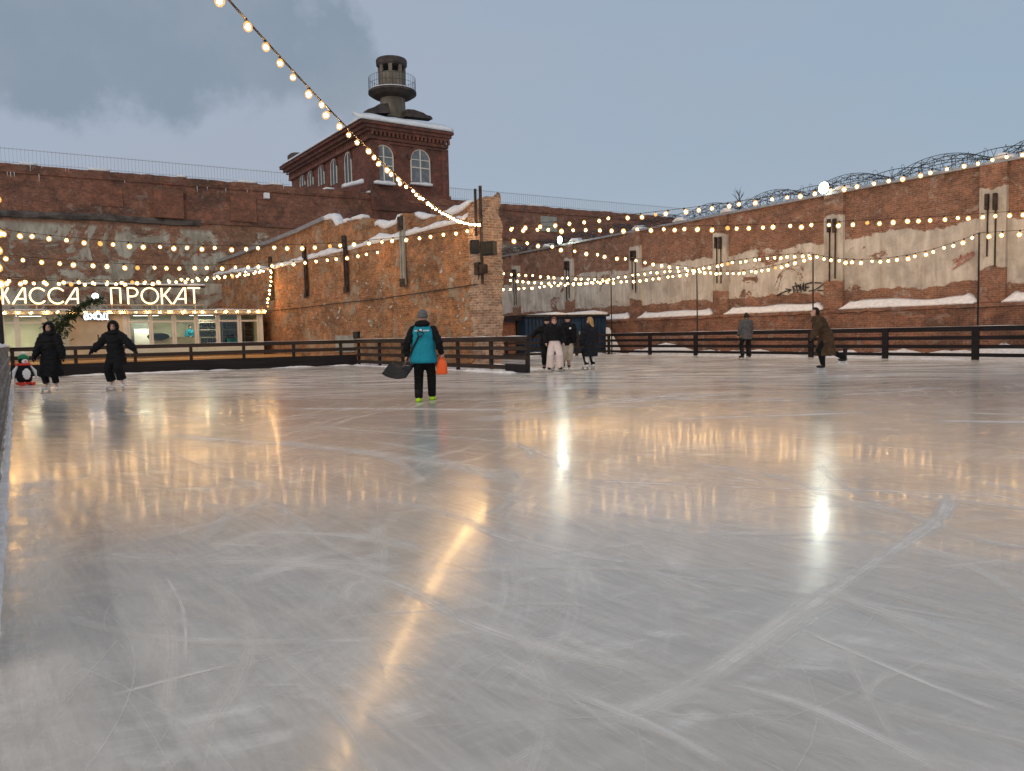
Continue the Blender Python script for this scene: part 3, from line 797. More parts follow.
def topz(profile, x):
    if x <= profile[0][0]: return profile[0][1]
    for (a, za), (b, zb) in zip(profile, profile[1:]):
        if x <= b: return za + (zb - za) * (x - a) / (b - a)
    return profile[-1][1]
back = prof([(205, 266), (240, 254), (270, 242), (300, 230), (325, 218.5), (333, 217.5), (337, 225), (345, 221.5), (356, 218), (371, 218), (377, 223), (372, 231), (385, 227), (396, 223), (400, 215), (404, 213), (414, 213.5), (422, 218), (432, 217), (446, 214), (458, 211), (470, 203)], .5)
back.sort()
def rough_wall(x0, x1, y0, y1, tz, amp, seed, dx=.22, dz=.2, jag=.05):
    mb = MB(); nx = int((x1 - x0) / dx); nz = 26
    def F(i, j, y, s_):
        x = x0 + (x1 - x0) * i / nx; zt = tz(x) + jag * noise.fractal(Vector((x * 3, seed, 0)), 1, 2, 3); z = -.1 + (zt + .1) * j / nz
        return Vector((x, y + s_ * amp * noise.fractal(Vector((x * 1.1, seed, z * 1.1)), .9, 2.1, 5), z))
    fg = [[mb.v(F(i, j, y0, 1)) for i in range(nx + 1)] for j in range(nz + 1)]
    bg_ = [[mb.v(F(i, j, y1, 1)) for i in range(nx + 1)] for j in range(nz + 1)]
    for j in range(nz):
        for i in range(nx):
            mb._f([fg[j][i], fg[j][i + 1], fg[j + 1][i + 1], fg[j + 1][i]]); mb._f([bg_[j][i], bg_[j + 1][i], bg_[j + 1][i + 1], bg_[j][i + 1]])
        mb._f([fg[j][0], fg[j + 1][0], bg_[j + 1][0], bg_[j][0]]); mb._f([fg[j][nx], bg_[j][nx], bg_[j + 1][nx], fg[j + 1][nx]])
    for i in range(nx): mb._f([fg[nz][i], fg[nz][i + 1], bg_[nz][i + 1], bg_[nz][i]])
    return mb
xpil = MW.hit(470, 260)[0]
rough_wall(.4, xpil, 0, .45, lambda x: topz(front, x), .07, 5).build('wall_face', 'mw', mw)
rough_wall(-.0, xpil, .5, .95, lambda x: topz(back, x), .05, 15, jag=.1).build('rear_wall', 'mw', mw)
pilt = [(xpil, MW.hit(470, 213)[1]), (MW.hit(474, 203)[0], MW.hit(474, 200)[1]), (MW.hit(481, 195)[0], MW.hit(481, 193)[1]), (MWL - .02, MW.hit(484, 190)[1])]
pz = MW.hit(486, 189)[1]
mb = MB(); nz = 66
xs = [xpil + (MWL - xpil) * i / 6 for i in range(7)]; ys = [-.03 + .99 * j / 6 for j in range(7)]
per_ = [(x, ys[0]) for x in xs] + [(xs[-1], y) for y in ys[1:]] + [(x, ys[-1]) for x in xs[::-1][1:]] + [(xs[0], y) for y in ys[::-1][1:-1]]
rs = []
for k in range(nz + 1):
    f_ = k / nz; ring = []
    for (x, y) in per_:
        zt = topz(pilt, x) - .1 + .34 * noise.fractal(Vector((x * 3, y * 3, 1)), 1, 2, 3) + .15 * max(0, y - .2)
        z = -.1 + (zt + .1) * f_
        q = noise.fractal(Vector((x * 2, y * 2, z * 2.2)), .9, 2, 4) * .085
        rowjit = .075 * noise.noise(Vector((int(z / .19) * 3.7, x * 1.5 + y * 2.0, 8)))
        cx, cy = (xs[0] + xs[-1]) / 2, (ys[0] + ys[-1]) / 2
        d_ = Vector((x - cx, y - cy)).normalized() * (q + rowjit)
        ring.append(Vector((x + d_.x, y + d_.y, z)))
    rs.append(ring)
mb.rings(rs); mb.build('pillar', 'mwend', mw)
# snow along the front top ledge
def ledge_snow(fr, profile, y0, y1, h, seed, x0, x1, step=.2, thr=-1.0):
    mb = MB(); ra = []; x = x0
    def flush():
        nonlocal ra
        if len(ra) > 2: mb.rings(ra)
        ra = []
    while x <= x1:
        q = noise.noise(Vector((x * .55, seed, 0))) + .4 * noise.noise(Vector((x * 2, seed, 4)))
        if q < thr: flush()
        elif abs(topz(profile, x + step) - topz(profile, x)) > .2 * step / .15: flush()
        else:
            z = topz(profile, x); hh = h * (.45 + .9 * max(0, q + .3)); o = .05 * noise.noise(Vector((x * 2.7, seed, 1)))
            ra.append([Vector((x, y0 - .02, z - .05 - .1 * max(0, q))), Vector((x, y0 + .0 + o - .03, z + hh * .55)), Vector((x, y0 + .3 * (y1 - y0), z + hh)), Vector((x, y1 - .05, z + hh * .9)), Vector((x, y1 + .02, z - .05))])
        x += step
    flush(); return mb
xa = MW.hit(235, 272)[0]
o = ledge_snow(MW, front, -.02, .5, .30, 3, .5, xpil - .1, .15).build('snow', 'snow', smooth=True, mat=MW.mat); tag(o, 'snow lying along the lower broken top of ruined wall', kind='stuff')
o = ledge_snow(MW, back, .46, .98, .22, 13, 12, xpil - .2, .15, thr=-.12).build('snow', 'snow', smooth=True, mat=MW.mat); tag(o, 'snow patches on the upper broken top of ruined wall', kind='stuff')
# pale roof edge board running down to the left
bx = [p for p in back if p[0] <= MW.hit(333, 218, .5)[0]]
MB().rings([[Vector((x, .36, z - .10)), Vector((x, .36, z + .1)), Vector((x, 1.05, z + .14)), Vector((x, 1.05, z - .1))] for x, z in bx]).build('roof_edge', 'palesteel', mw)
# channel irons by pixel
for (px, y0, y1, wd) in ((402, 217, 285, .13), (345, 236, 292, .10), (305, 247, 297, .09), (271, 257, 300, .09)):
    xa, za = MW.hit(px, y0, -.1); xb, zb = MW.hit(px + .4, y1, -.1)
    mb = MB(); mb.box(xa - wd - .03, xa - wd + .05, -.17, -.08, zb, za).box(xa + wd - .05, xa + wd + .03, -.17, -.08, zb, za).box(xa - wd, xa + wd, -.12, -.085, zb, za)
    mb.build('channel_iron', 'dryplaster' if px == 402 else 'steel', mw)
    MB().box(xa - wd - .07, xa + wd + .07, -.22, -.175, za - .55, za + .02).build('bracket', 'steel', mw)
    MB().box(xa - wd - .05, xa + wd + .05, -.21, -.175, zb - .08, zb + .25).build('bracket', 'steel', mw)
# cable along the wall
pts = [MW.hit(px, py, -.1) for px, py in ((258, 312), (300, 308), (340, 303), (375, 299.5), (420, 293), (470, 285.5), (478, 284), (480, 262))]
MB().tube([(x, -.1, z) for x, z in pts], .02, 6).build('wall_cable', 'cable', mw)
# pillar pipes
for px, y0, y1, r_ in ((476, 189, 236, .05), (481, 186, 284, .06)):
    xa, za = MW.hit(px, y0, -.1); xb, zb = MW.hit(px, y1, -.1)
    MB().tube([(xa, -.14, zb), (xa, -.14, za)], r_, 8).build('steel_pipe', 'steel', mw)
# white hatch and dark opening low on the wall
x0, z0 = MW.hit(336, 352, -.06); x1, z1 = MW.hit(354, 333, -.06)
MB().box(x0, x1, -.09, .1, z0, z1 - .1).build('hatch', 'dryplaster', mw)
x0, z0 = MW.hit(352, 338, -.06); x1, z1 = MW.hit(359, 331.5, -.06)
MB().box(x0 + .25, x1, -.14, .08, z0, z1).build('vent_box', 'black', mw)
# lime flecks: remains of render with real thickness
mb = MB()
for _ in range(130):
    px = random.uniform(285, 468); lo = 333 if px < 350 else 335
    py = lo - abs(random.gauss(0, 26)) if random.random() < .6 else random.uniform(250, 330)
    x, z = MW.hit(px, py)
    if z > topz(front, x) - .25 or z < .3: continue
    sc_ = random.choice((.02, .025, .03, .04, .05, .07)) * random.uniform(.8, 1.2); poly = []
    nn = random.choice((5, 6, 7)); sk_ = random.choice((-1, 1))
    for q in range(nn):
        a = 2 * PI * q / nn; rr = sc_ * random.uniform(.25, 1.4); poly.append((x + 1.3 * rr * math.cos(a) + .8 * rr * math.sin(a) * sk_, z + rr * math.sin(a)))
    yy = .07 * noise.fractal(Vector((x * 1.1, 5, z * 1.1)), .9, 2.1, 5)
    mb.prism(poly, yy - .02, yy + .05)
mb.build('lime_flecks', 'stoneflecks', mw)['kind'] = 'stuff'
# speakers on the pillar
def speaker(px, py, wd, label, yaw):
    x, z = MW.hit(px, py, -.35)
    root = empty('loudspeaker', MW.mat @ Matrix.Translation((x, -.4, z)) @ Matrix.Rotation(yaw, 4, 'Z'), label, 'loudspeaker', None)
    MB().box(-wd, wd, -.16, .14, -.24, .24).build('cabinet', 'black', root, bevel=.02)
    MB().box(-wd + .04, wd - .04, -.175, -.165, -.2, .2).build('grille', 'cable', root)
    MB().tube([(0, .14, 0), (0, .42, -.05)], .03, 6).box(-.05, .05, .14, .17, -.2, .2).build('bracket', 'steel', root)
speaker(476, 247, .17, 'smaller black loudspeaker on the wall, left of the pillar corner', -.5)
speaker(490, 248.5, .26, 'wide black loudspeaker on the brick pillar corner', .35)
x, z = MW.hit(479, 268, -.15)
mb = MB(); mb.box(x - .12, x + .12, -.3, -.06, z - .25, z + .2).box(x + .2, x + .42, -.3, -.06, z - .22, z + .1)
tag(mb.build('junction_box', 'steel', mat=MW.mat, bevel=.02), 'dark rusty junction box under the pillar loudspeakers', 'junction box')

# ------------------------------------------------------------------ back factory wall
BW = Frame((-20.0, 52.0), V2)
def bw_plaster(t, sc, x, z):
    n = t.noise(sc, .36, 8, .72, 1.0); n2 = t.noise(sc, 1.7, 6, .7)
    a = t.mapr(t.math('ADD', n, t.math('MULTIPLY', n2, .25)), .60, .66)
    return t.math('MULTIPLY', a, t.mapr(t.math('SUBTRACT', 8.7, z), 0, .3))
M['bw'] = brick('factory_brick', (.25, .11, .065), (.38, .18, .105), (.3, .24, .18), soot=.42, pale=.55, plaster=bw_plaster, plcol=(.32, .29, .22), plcol2=(.52, .48, .40), seed=90, drip=.35)
M['bwtop'] = brick('factory_parapet_brick', (.2, .075, .048), (.33, .14, .085), (.24, .18, .14), soot=.55, pale=.4, seed=97)
M['bwplain'] = brick('bricked_window', (.25, .095, .06), (.31, .13, .08), (.22, .15, .11), soot=.2, pale=.1, seed=99)
bw = empty('factory_wall', BW.mat, 'tall sooty brick factory wall behind the ticket kiosk and tower', 'wall')
BX0, BX1 = -45, 62
HT = 12.0
mb = MB(); mb.box(BX0, BX1, .0, 1.0, -.1, 9.0); mb.build('wall_face', 'bw', bw)
ra = []
n = 240
mb = MB()
for i in range(n + 1):
    x = BX0 + (BX1 - BX0) * i / n; q = .10 * noise.fractal(Vector((x * 1.3, 4, 0)), 1, 2, 4)
    ra.append([Vector((x, -.12, 9.0)), Vector((x, -.12 + q * .3, HT + q - .1)), Vector((x, .95, HT + q)), Vector((x, .95, 9.0))])
mb.rings(ra); mb.build('parapet', 'bwtop', bw)
ra = []
for i in range(n + 1):
    x = BX0 + (BW.hit(200, 220)[0] - BX0) * i / n
    z = 9.0 + .3 * noise.noise(Vector((x * .12, 0, 3)))
    ra.append([Vector((x, -.02, z - .2)), Vector((x, -.16 + .1 * noise.noise(Vector((x, 1, 1))), z - .14 + .15 * noise.noise(Vector((x * .7, 4, 1))))), Vector((x, -.2 + .1 * noise.noise(Vector((x * 1.3, 9, 1))), z + .05)), Vector((x, -.125, z + .22)), Vector((x, -.02, z + .25))])
MB().rings(ra).build('ledge', 'slate', bw)
MB().rings([[Vector((x, -.2, HT - .62)), Vector((x, -.24, HT - .45)), Vector((x, -.1, HT - .42)), Vector((x, -.1, HT - .62))] for x in (BX0, 0, BX1)]).build('string_course', 'bwtop', bw)
for (xa, ya, xb, yb, yy) in ((155, 217, 183, 191, -.42), (231, 221, 256, 197, -.2), (92, 205, 122, 187, -.16)):
    x0, z0 = BW.hit(xa, ya, yy); x1, z1 = BW.hit(xb, yb, yy)
    MB().box(x0, x1, yy, -.05, z0, z1).build('bricked_up_window', 'bwplain', bw)
for (xa, ya, xb, yb) in ((541, 231, 557, 217), (463, 226, 471, 216)):
    x0, z0 = BW.hit(xa, ya, -.2); x1, z1 = BW.hit(xb, yb, -.2)
    o = MB().box(x0, x1, -.2, .0, z0, z1).build('boarded_window', 'dryplaster', bw)
# snow line on parapet
o = ledge_snow(BW, [(BX0, HT), (BX1, HT)], -.12, .95, .09, 70, BX0, BX1, .3, thr=.08).build('snow', 'snow', smooth=True, mat=BW.mat); tag(o, 'thin snow patches on top of the factory wall', kind='stuff')
# railing on top
rl = empty('parapet_railing', BW.mat @ Matrix.Translation((0, .45, HT - .1)), 'thin grey bar railing along top of the factory wall', 'railing')
ra0, ra1 = BW.hit(291, 180)[0], BW.hit(449, 190)[0]
mb = MB()
mb.bm.free()
for xa_, xb_ in ((BX0, ra0), (ra1, BX1)): MB().box(xa_, xb_, -.012, .012, .98, 1.01).box(xa_, xb_, -.012, .012, .2, .22).build('handrail', 'palesteel', rl)
for xa_, xb_ in ((BX0, ra0), (ra1, BX1)):
    mb = MB(); x = xa_
    while x < xb_:
        mb.box(x, x + .016, -.008, .008, 0, 1.08); x += .2
    mb.build('baluster_row', 'palesteel', rl)
# icicles
mb = MB()
for _ in range(16):
    px = random.uniform(5, 290); x, z = BW.hit(px, 170, -.3); L = random.uniform(.12, .5)
    y = -.30; zt = random.choice((HT - .62, HT - .02))
    if zt > HT - .1: y = -.15
    mb.tube([(x, y, zt), (x, y, zt - L)], [.022, .004], 5)
tag(mb.build('icicles', 'snow', mat=BW.mat), 'row of small icicles hanging from the factory wall top', kind='stuff')
# security lamp on the wall
x, z = BW.hit(267, 196, -.3)
tag(MB().box(x - .22, x + .15, -.5, -.15, z - .2, z + .2).box(x - .1, x + .05, -.16, .0, z - .08, z + .08).build('wall_camera_box', 'whiteplastic', mat=BW.mat, bevel=.04), 'small white and black box fixed high on the factory wall', 'wall box')

# ------------------------------------------------------------------ tower building
xt, zt = BW.hit(372, 150, -.25)
TW = Frame(BW.w(xt, -.25, 0).to_2d(), (math.cos(R(34.5)), math.sin(R(34.5))))
M['tw'] = brick('tower_brick', (.17, .062, .042), (.235, .09, .06), (.15, .1, .085), soot=.5, pale=.12, seed=120)
tw = empty('brick_tower_building', TW.mat, 'red brick tower building with arched windows above the factory wall', 'building')
TWW = TW.hit(447, 170)[0]; TZ = TW.hit(372, 118)[1]; TD = 20.0
for _t in [x * .25 for x in range(40, 140)]:
    _p = TW.w(0, _t, 15) - CAMP
    if 512 + FPX * _p.x / _p.y * 1.0 - 4 < 296: TD = _t; break
print('tower', TWW, TZ)
mb = MB(); mb.box(0, TWW, 0, TD, -.1, TZ - .4)
mb.build('walls', 'tw', tw)
mb = MB()
zb_ = 12.15
mb.box(-.22, TWW + .22, -.12, 0, zb_ - 1.5, zb_).box(-.12, .5, -.08, -.005, zb_, TZ - 1.6).box(TWW - .5, TWW + .12, -.08, -.005, zb_, TZ - 1.6)
mb.box(-.08, TWW + .08, -.1, -.004, zb_ + 3.45, zb_ + 3.6)
mb.build('brick_trim', 'tw', tw)
mb = MB()
for k, (o_, z0, z1) in enumerate(((.12, -1.5, -1.25), (.2, -.95, -.75), (.32, -.75, -.5), (.45, -.5, -.3))):
    mb.box(-o_ * 2.1, TWW + o_, -o_, TD + o_, TZ + z0, TZ + z1 - .003)
x = -.1
while x < TWW + .1: mb.box(x, x + .16, -.24, 0, TZ - 1.25, TZ - .955); x += .34
y = 0
while y < TD: mb.box(-.24, 0, y, y + .16, TZ - 1.25, TZ - .955); y += .34
mb.build('cornice', 'tw', tw)
# hipped roof
e = .42; hz = 1.3; mb = MB()
a = [mb.v(p) for p in ((-1.05, -e, TZ - .28), (TWW + e, -e, TZ - .28), (TWW + e, TD + e, TZ - .28), (-1.05, TD + e, TZ - .28))]
b = [mb.v(p) for p in ((TWW / 2 - .8, 3, TZ + hz), (TWW / 2 + .8, 3, TZ + hz), (TWW / 2 + .8, TD - 3, TZ + hz), (TWW / 2 - .8, TD - 3, TZ + hz))]
mb._f(a[::-1]); mb._f(b)
for i in range(4): mb._f([a[i], a[(i + 1) % 4], b[(i + 1) % 4], b[i]])
mb.build('roof', 'roofdark', tw)
ra = []
for i in range(30):
    x = -1.05 + (TWW + e + 1.05) * i / 29; h = .16 + .08 * noise.noise(Vector((x * .9, 0, 0)))
    ra.append([Vector((x, -e - .05, TZ - .27)), Vector((x, -e - .03, TZ - .2 + h)), Vector((x, .9, TZ + .42 + h)), Vector((x, 1.0, TZ + .3))])
mb = MB(); mb.rings(ra)
mb.tube([(-1.05, 0 + i, TZ - .22) for i in range(0, int(TD) + 1)], .07, 6)
tag(mb.build('snow', 'snow', smooth=True, mat=TW.mat), 'snow strip along the tower building eaves', kind='stuff')
def arched(mb, xc, z0, wd, h, y0, y1, n=12):
    poly = [(xc - wd / 2, z0), (xc + wd / 2, z0)] + [(xc + wd / 2 * math.cos(PI * i / n), z0 + h - wd / 2 + wd / 2 * math.sin(PI * i / n)) for i in range(n + 1)]
    return mb.prism(poly, y0, y1)
def arch_ring(mb, xc, z0, wd, h, th, y0, y1, n=14, legs=True):
    o_ = [(xc + (wd / 2 + th) * math.cos(PI * i / n), z0 + h - wd / 2 + (wd / 2 + th) * math.sin(PI * i / n)) for i in range(n + 1)]
    i_ = [(xc + wd / 2 * math.cos(PI * i / n), z0 + h - wd / 2 + wd / 2 * math.sin(PI * i / n)) for i in range(n + 1)]
    if legs:
        o_ = [(xc + wd / 2 + th, z0)] + o_ + [(xc - wd / 2 - th, z0)]; i_ = [(xc + wd / 2, z0)] + i_ + [(xc - wd / 2, z0)]
    for k in range(len(o_) - 1): mb.prism([o_[k], o_[k + 1], i_[k + 1], i_[k]], y0, y1)
    return mb
for (xa, xb, yt, yb_) in ((374, 393.5, 145, 181.5), (410.5, 430, 149.5, 182.5)):
    x0, _ = TW.hit(xa, 170); x1, _ = TW.hit(xb, 170); xc = (x0 + x1) / 2; wd = x1 - x0
    z0 = TW.hit((xa + xb) / 2, yb_)[1]; h = TW.hit((xa + xb) / 2, yt)[1] - z0
    fr_ = arch_ring(MB(), xc, z0, wd - .16, h - .08, .08, -.06, .03).box(xc - .05, xc + .05, -.05, .0, z0, z0 + h - .1).box(xc - wd / 2 + .08, xc + wd / 2 - .08, -.052, .0, z0 + h * .42, z0 + h * .42 + .08).box(xc - wd / 2 + .08, xc + wd / 2 - .08, -.052, .0, z0 + h * .66, z0 + h * .66 + .06)
    wo = fr_.build('window', 'creamframe', tw)
    arched(MB(), xc, z0, wd - .14, h - .07, -.02, -.006).build('pane', 'oldglass', wo)
    arch_ring(MB(), xc, z0 + .4, wd, h - .4, .22, -.115, -.005, legs=False).build('arch', 'tw', tw)
    tag(ledge_snow(TW, [(xc - 2, z0 - .2), (xc + 2, z0 - .2)], -.35, .0, .2, xc, xc - wd / 2 - .1, xc + wd / 2 + .1, .1).build('snow', 'snow', smooth=True, mat=TW.mat), 'snow on the %s arched window sill of the tower' % ('left' if xa < 400 else 'right'), kind='stuff')
# side facade (runs away from the rink): its own plane, x = distance along y
SF = Frame(TW.w(0, TD, 0).to_2d(), (TW.o - TW.w(0, TD, 0)).to_2d())
side = empty('side_windows', Matrix.Identity(4), None, None); bpy.data.objects.remove(side)
for (px, yt, yb_) in ((349, 151, 184), (334.5, 158, 184.5), (322, 164, 185), (311, 170, 185.5), (303, 174, 186)):
    xc, z0 = SF.hit(px, yb_); _, z1 = SF.hit(px, yt); wd = 1.35; h = z1 - z0
    loc = TW.mat.inverted() @ SF.mat
    wo = arch_ring(MB(), xc, z0, wd - .2, h - .1, .1, -.05, .02).box(xc - .05, xc + .05, -.05, 0, z0, z1 - .1).build('window', 'creamframe', tw); wo.matrix_local = loc
    po = arched(MB(), xc, z0, wd - .16, h - .08, -.02, -.006).build('pane', 'darkpane', wo)
    ao = arch_ring(MB(), xc, z0 + .4, wd, h - .4, .2, -.1, -.005, legs=False).build('arch', 'tw', tw); ao.matrix_local = loc
# chimney stub at the far left end and rubble lumps on the roof
xc, z0 = SF.hit(297, 150, 1.2)
o = MB().lathe([(.7, 0), (.75, .9), (.95, 1.0), (.95, 1.5), (.6, 1.8)], (xc, 1.2, TZ - .35), 8).build('chimney', 'darkconcrete', tw); o.matrix_local = TW.mat.inverted() @ SF.mat
def lump(pts, y0, y1):
    mb = MB(); mb.prism([TW.hit(px, py, y0) for px, py in pts], y0, y1); return mb.build('broken_parapet', 'darkconcrete', tw)
lump([(366, 113), (368, 109), (374, 107), (379, 104), (388, 103), (391, 113)], 2.2, 3.0)
lump([(406, 116), (407, 109), (414, 109.5), (423, 112.5), (427, 115), (431, 116), (433, 119)], 2.2, 3.0)
# round water tank turret
cx, cz = TW.hit(393, 112, 4.0)
cz = TZ
def tz_(py): return TW.hit(393, py + 4.2, 4.0)[1]
ppm = TW.hit(394, 90, 4.0)[0] - TW.hit(393, 90, 4.0)[0]
tt = empty('roof_turret', TW.mat @ Matrix.Translation((cx, 4.0, 0)), 'round concrete lookout turret with balcony on the tower roof', 'turret')
rs_ = 14.2 * ppm * .80; rd = 15.6 * ppm * .80; rp = 27 * ppm * .80
MB().lathe([(rs_ * 1.02, TZ - .3), (rs_, tz_(103)), (rs_ * .97, tz_(95))], n=28).build('shaft', 'concrete', tt, smooth=False)
MB().lathe([(rs_ * .98, tz_(95.5)), (rp * .8, tz_(93.6)), (rp, tz_(90.5)), (rp, tz_(88.3)), (rd * .9, tz_(87.8))], n=36).build('balcony', 'darkconcrete', tt)
zd0, zw0, zw1, zc0, zc1 = tz_(87.8), tz_(71), tz_(63.8), tz_(62.2), tz_(56.5)
mb = MB(); n = 32
mb.rings([[Vector((rr * math.cos(2 * PI * k / n), rr * math.sin(2 * PI * k / n), z)) for k in range(n)] for rr, z in ((rd * .98, zd0), (rd, zw0))])
for k in range(8):
    a0 = 2 * PI * k / 8 + .1; a1 = a0 + .26
    q = [(rd * math.cos(a), rd * math.sin(a)) for a in (a0, (a0 + a1) / 2, a1)] + [(rd * .86 * math.cos(a), rd * .86 * math.sin(a)) for a in (a1, a0)]
    mb.slab(q, zw0 - .01, zw1 + .01)
mb.build('drum', 'concrete', tt)
MB().lathe([(rd * 1.0, zw1), (rd * 1.10, zc0), (rd * 1.12, zc1 - .12), (rd * 1.08, zc1), (rd * .5, zc1 + .1)], n=32).build('cap', 'darkconcrete', tt)
mb = MB(); zr = tz_(88.2); hr = tz_(75) - zr
for k in range(44):
    a = 2 * PI * k / 44; mb.tube([(rp * .97 * math.cos(a), rp * .97 * math.sin(a), zr), (rp * .97 * math.cos(a), rp * .97 * math.sin(a), zr + hr)], .013, 4)
for h in (hr, hr * .5):
    mb.tube([(rp * .97 * math.cos(2 * PI * k / 48), rp * .97 * math.sin(2 * PI * k / 48), zr + h) for k in range(49)], .013, 4)
mb.build('balcony_railing', 'black', tt)
tag(MB().lathe([(rp * .99, tz_(88.2)), (rp * .97, tz_(88.2) + .06), (rd * 1.02, tz_(87.6) + .12)], n=30).build('snow', 'snow', mat=TW.mat @ Matrix.Translation((cx, 4, 0))), 'thin snow ring on the turret balcony', kind='stuff')
# snowy ledge piece at the tower's near corner
x0, z0 = TW.hit(343, 187, -.4); x1, z1 = TW.hit(363, 184, -.4)
tag(ledge_snow(TW, [(x0 - 1, z0), (x0, z0), (x1, z1 + .1), (x1 + 1, z1)], -.8, -.1, .32, 4, x0, x1, .12).build('snow', 'snow', smooth=True, mat=TW.mat), 'snow lump on the ledge at the tower corner', kind='stuff')

# ------------------------------------------------------------------ ticket kiosk
KF = Frame((-19.3, 40.0), V2)
ki = empty('ticket_kiosk', KF.mat, 'low cream ticket and rental kiosk with big lit windows', 'kiosk')
def kx(px, y=0.0): return KF.hit(px, 330, y)[0]
KX0, KX1 = kx(-60), kx(263)
KZ0, KZ1 = .46, KF.hit(150, 313.5)[1]
KD = 3.6
def kz(py, px=150): return KF.hit(px, py)[1]
MB().box(KX0, KX1, .0, KD, -.1, KZ0).build('floor', 'warmwood', ki)
MB().box(KX0, KX1, KD - .12, KD, KZ0, KZ1).build('back_wall', 'interior', ki)
for x0 in (KX0, KX1 - .12): MB().box(x0, x0 + .12, .05, KD - .13, KZ0, KZ1).build('side_wall', 'cream', ki)
MB().box(KX0 - .15, KX1 + .12, -.28, KD + .1, KZ1 + .003, KZ1 + .16).build('roof', 'roofdark', ki)
MB().box(KX0 - .15, KX1 + .12, -.31, -.283, KZ1 - .03, KZ1 + .17).build('fascia', 'cream', ki)
ZT = kz(321.6)            # transom
ZB = kz(349.5)            # window sill
def win(px0, px1, wallmat='creamframe', th=.07, sill=ZB):
    x0, x1 = kx(px0), kx(px1)
    mb = MB()
    mb.box(x0, x0 + th, -.04, .05, sill, KZ1 - .003).box(x1 - th, x1, -.04, .05, sill, KZ1 - .003)
    mb.box(x0 + th, x1 - th, -.038, .048, KZ1 - th - .003, KZ1 - .003).box(x0 + th, x1 - th, -.038, .048, sill, sill + th).box(x0 + th, x1 - th, -.038, .048, ZT - th / 2, ZT + th / 2)
    wo = mb.build('window', wallmat, ki)
    MB().box(x0 + th, x1 - th, .0, .012, sill + th, ZT - th / 2).box(x0 + th, x1 - th, .0, .012, ZT + th / 2, KZ1 - th - .003).build('pane', 'glass', wo)
pxs = [128.2, 151, 174.2, 196.5, 218, 239.5, 259]
for a, b in zip(pxs, pxs[1:]): win(a + .15, b - .15, th=.10)
MB().box(kx(259) + .004, KX1, -.06, .07, KZ0, KZ1 - .003).build('corner_post', 'creamframe', ki)
for a, b in ((-38, -18), (-17.7, 2), (2.3, 17), (17.3, 44.5), (44.8, 57.5)): win(a, b, th=.10)
MB().box(kx(57.7), kx(68.5), -.05, .05, KZ0, KZ1 - .003).build('wall_panel', 'interior', ki)
MB().box(kx(68.7), kx(122.6), -.055, .05, KZ0, KZ1 - .003).build('wall_panel', 'cream', ki)
mb = MB(); x0, x1 = kx(95), kx(118); mb.box(x0, x1, -.072, -.056, KZ0 + .05, ZT + .0)
dr = mb.build('door', 'cream', ki)
MB().box(x0 + .1, x0 + .14, -.12, -.073, KZ0 + .9, KZ0 + 1.2).build('handle', 'black', dr)
MB().box(kx(122.8), kx(128.1), -.05, .05, KZ0, KZ1 - .003).build('wall_panel', 'creamframe', ki)
for xa_, xb_ in ((KX0, kx(57.6)), (kx(128.2), kx(259))): MB().box(xa_, xb_, -.05, .05, KZ0, ZB - .003).build('sill_wall', 'interior', ki)
for px in (150, 207, 30):
    x = kx(px); l = MB().box(x - .6, x + .6, 1.3, 1.6, KZ1 - .07, KZ1 - .03).build('ceiling_lamp', 'ceiling', ki)
for px, e_ in ((150, 58), (207, 30), (30, 52), (-10, 40)):
    l = bpy.data.lights.new('kiosk_ceiling_light', 'AREA'); l.energy = e_; l.size = 1.2; l.size_y = .3; l.shape = 'RECTANGLE'; l.color = (1, .93, .70)
    lo = bpy.data.objects.new('kiosk_ceiling_light', l); COL.objects.link(lo); lo.location = KF.w(kx(px), 1.45, KZ1 - .09); lo.rotation_euler = (0, 0, KF.ang)
# snow on the kiosk roof
tag(ledge_snow(KF, [(KX0, KZ1 + .16), (KX1, KZ1 + .16)], -.27, KD - .4, .12, 55, KX0, KX1, .2).build('snow', 'snow', smooth=True, mat=KF.mat), 'snow layer on the kiosk roof', kind='stuff')
# deck in front
dk = MB(); dk.box(KX0 - 2, KX1 + .8, -4.6, -.35, -.06, KZ0 - .06)
tag(dk.build('wooden_deck', 'warmwood', mat=KF.mat), 'raised wooden deck between the rink fence and kiosk', 'deck')
# things inside
def inside(name, mb, mat, label, cat, group=None, bevel=0):
    return tag(mb.build(name, mat, mat=KF.mat, bevel=bevel), label, cat, group)
x0, x1 = kx(134, 1.8), kx(149, 1.8)
bd = empty('notice_board', KF.mat, 'white notice board behind the first rental window', 'board')
MB().box(x0 - .05, x1 + .05, 1.82, 1.86, KF.hit(140, 346, 1.8)[1], KF.hit(140, 328, 1.8)[1]).build('frame', 'intdark', bd)
MB().box(x0, x1, 1.80, 1.817, KF.hit(140, 345.5, 1.8)[1], KF.hit(140, 329, 1.8)[1]).build('panel', 'whiteboard', bd)
inside('partition', MB().box(kx(131, 2.2), kx(151, 2.2), 2.2, 2.26, KZ0, KZ1 - .25), 'intdark', 'grey partition behind the white notice board', 'partition')
inside('service_counter', MB().box(kx(150, 1), kx(200, 1), .9, 1.4, KZ0, KZ0 + .95).box(kx(150, 1) - .05, kx(200, 1) + .05, .85, 1.45, KZ0 + .953, KZ0 + 1.0), 'cream', 'long service counter inside the rental kiosk', 'counter')
inside('coat_heap', MB().ell((kx(158, .7), .75, KZ0 + 1.05), .55, .22, .2), 'blackcloth', 'dark coats heaped on counter by second window', 'coats')
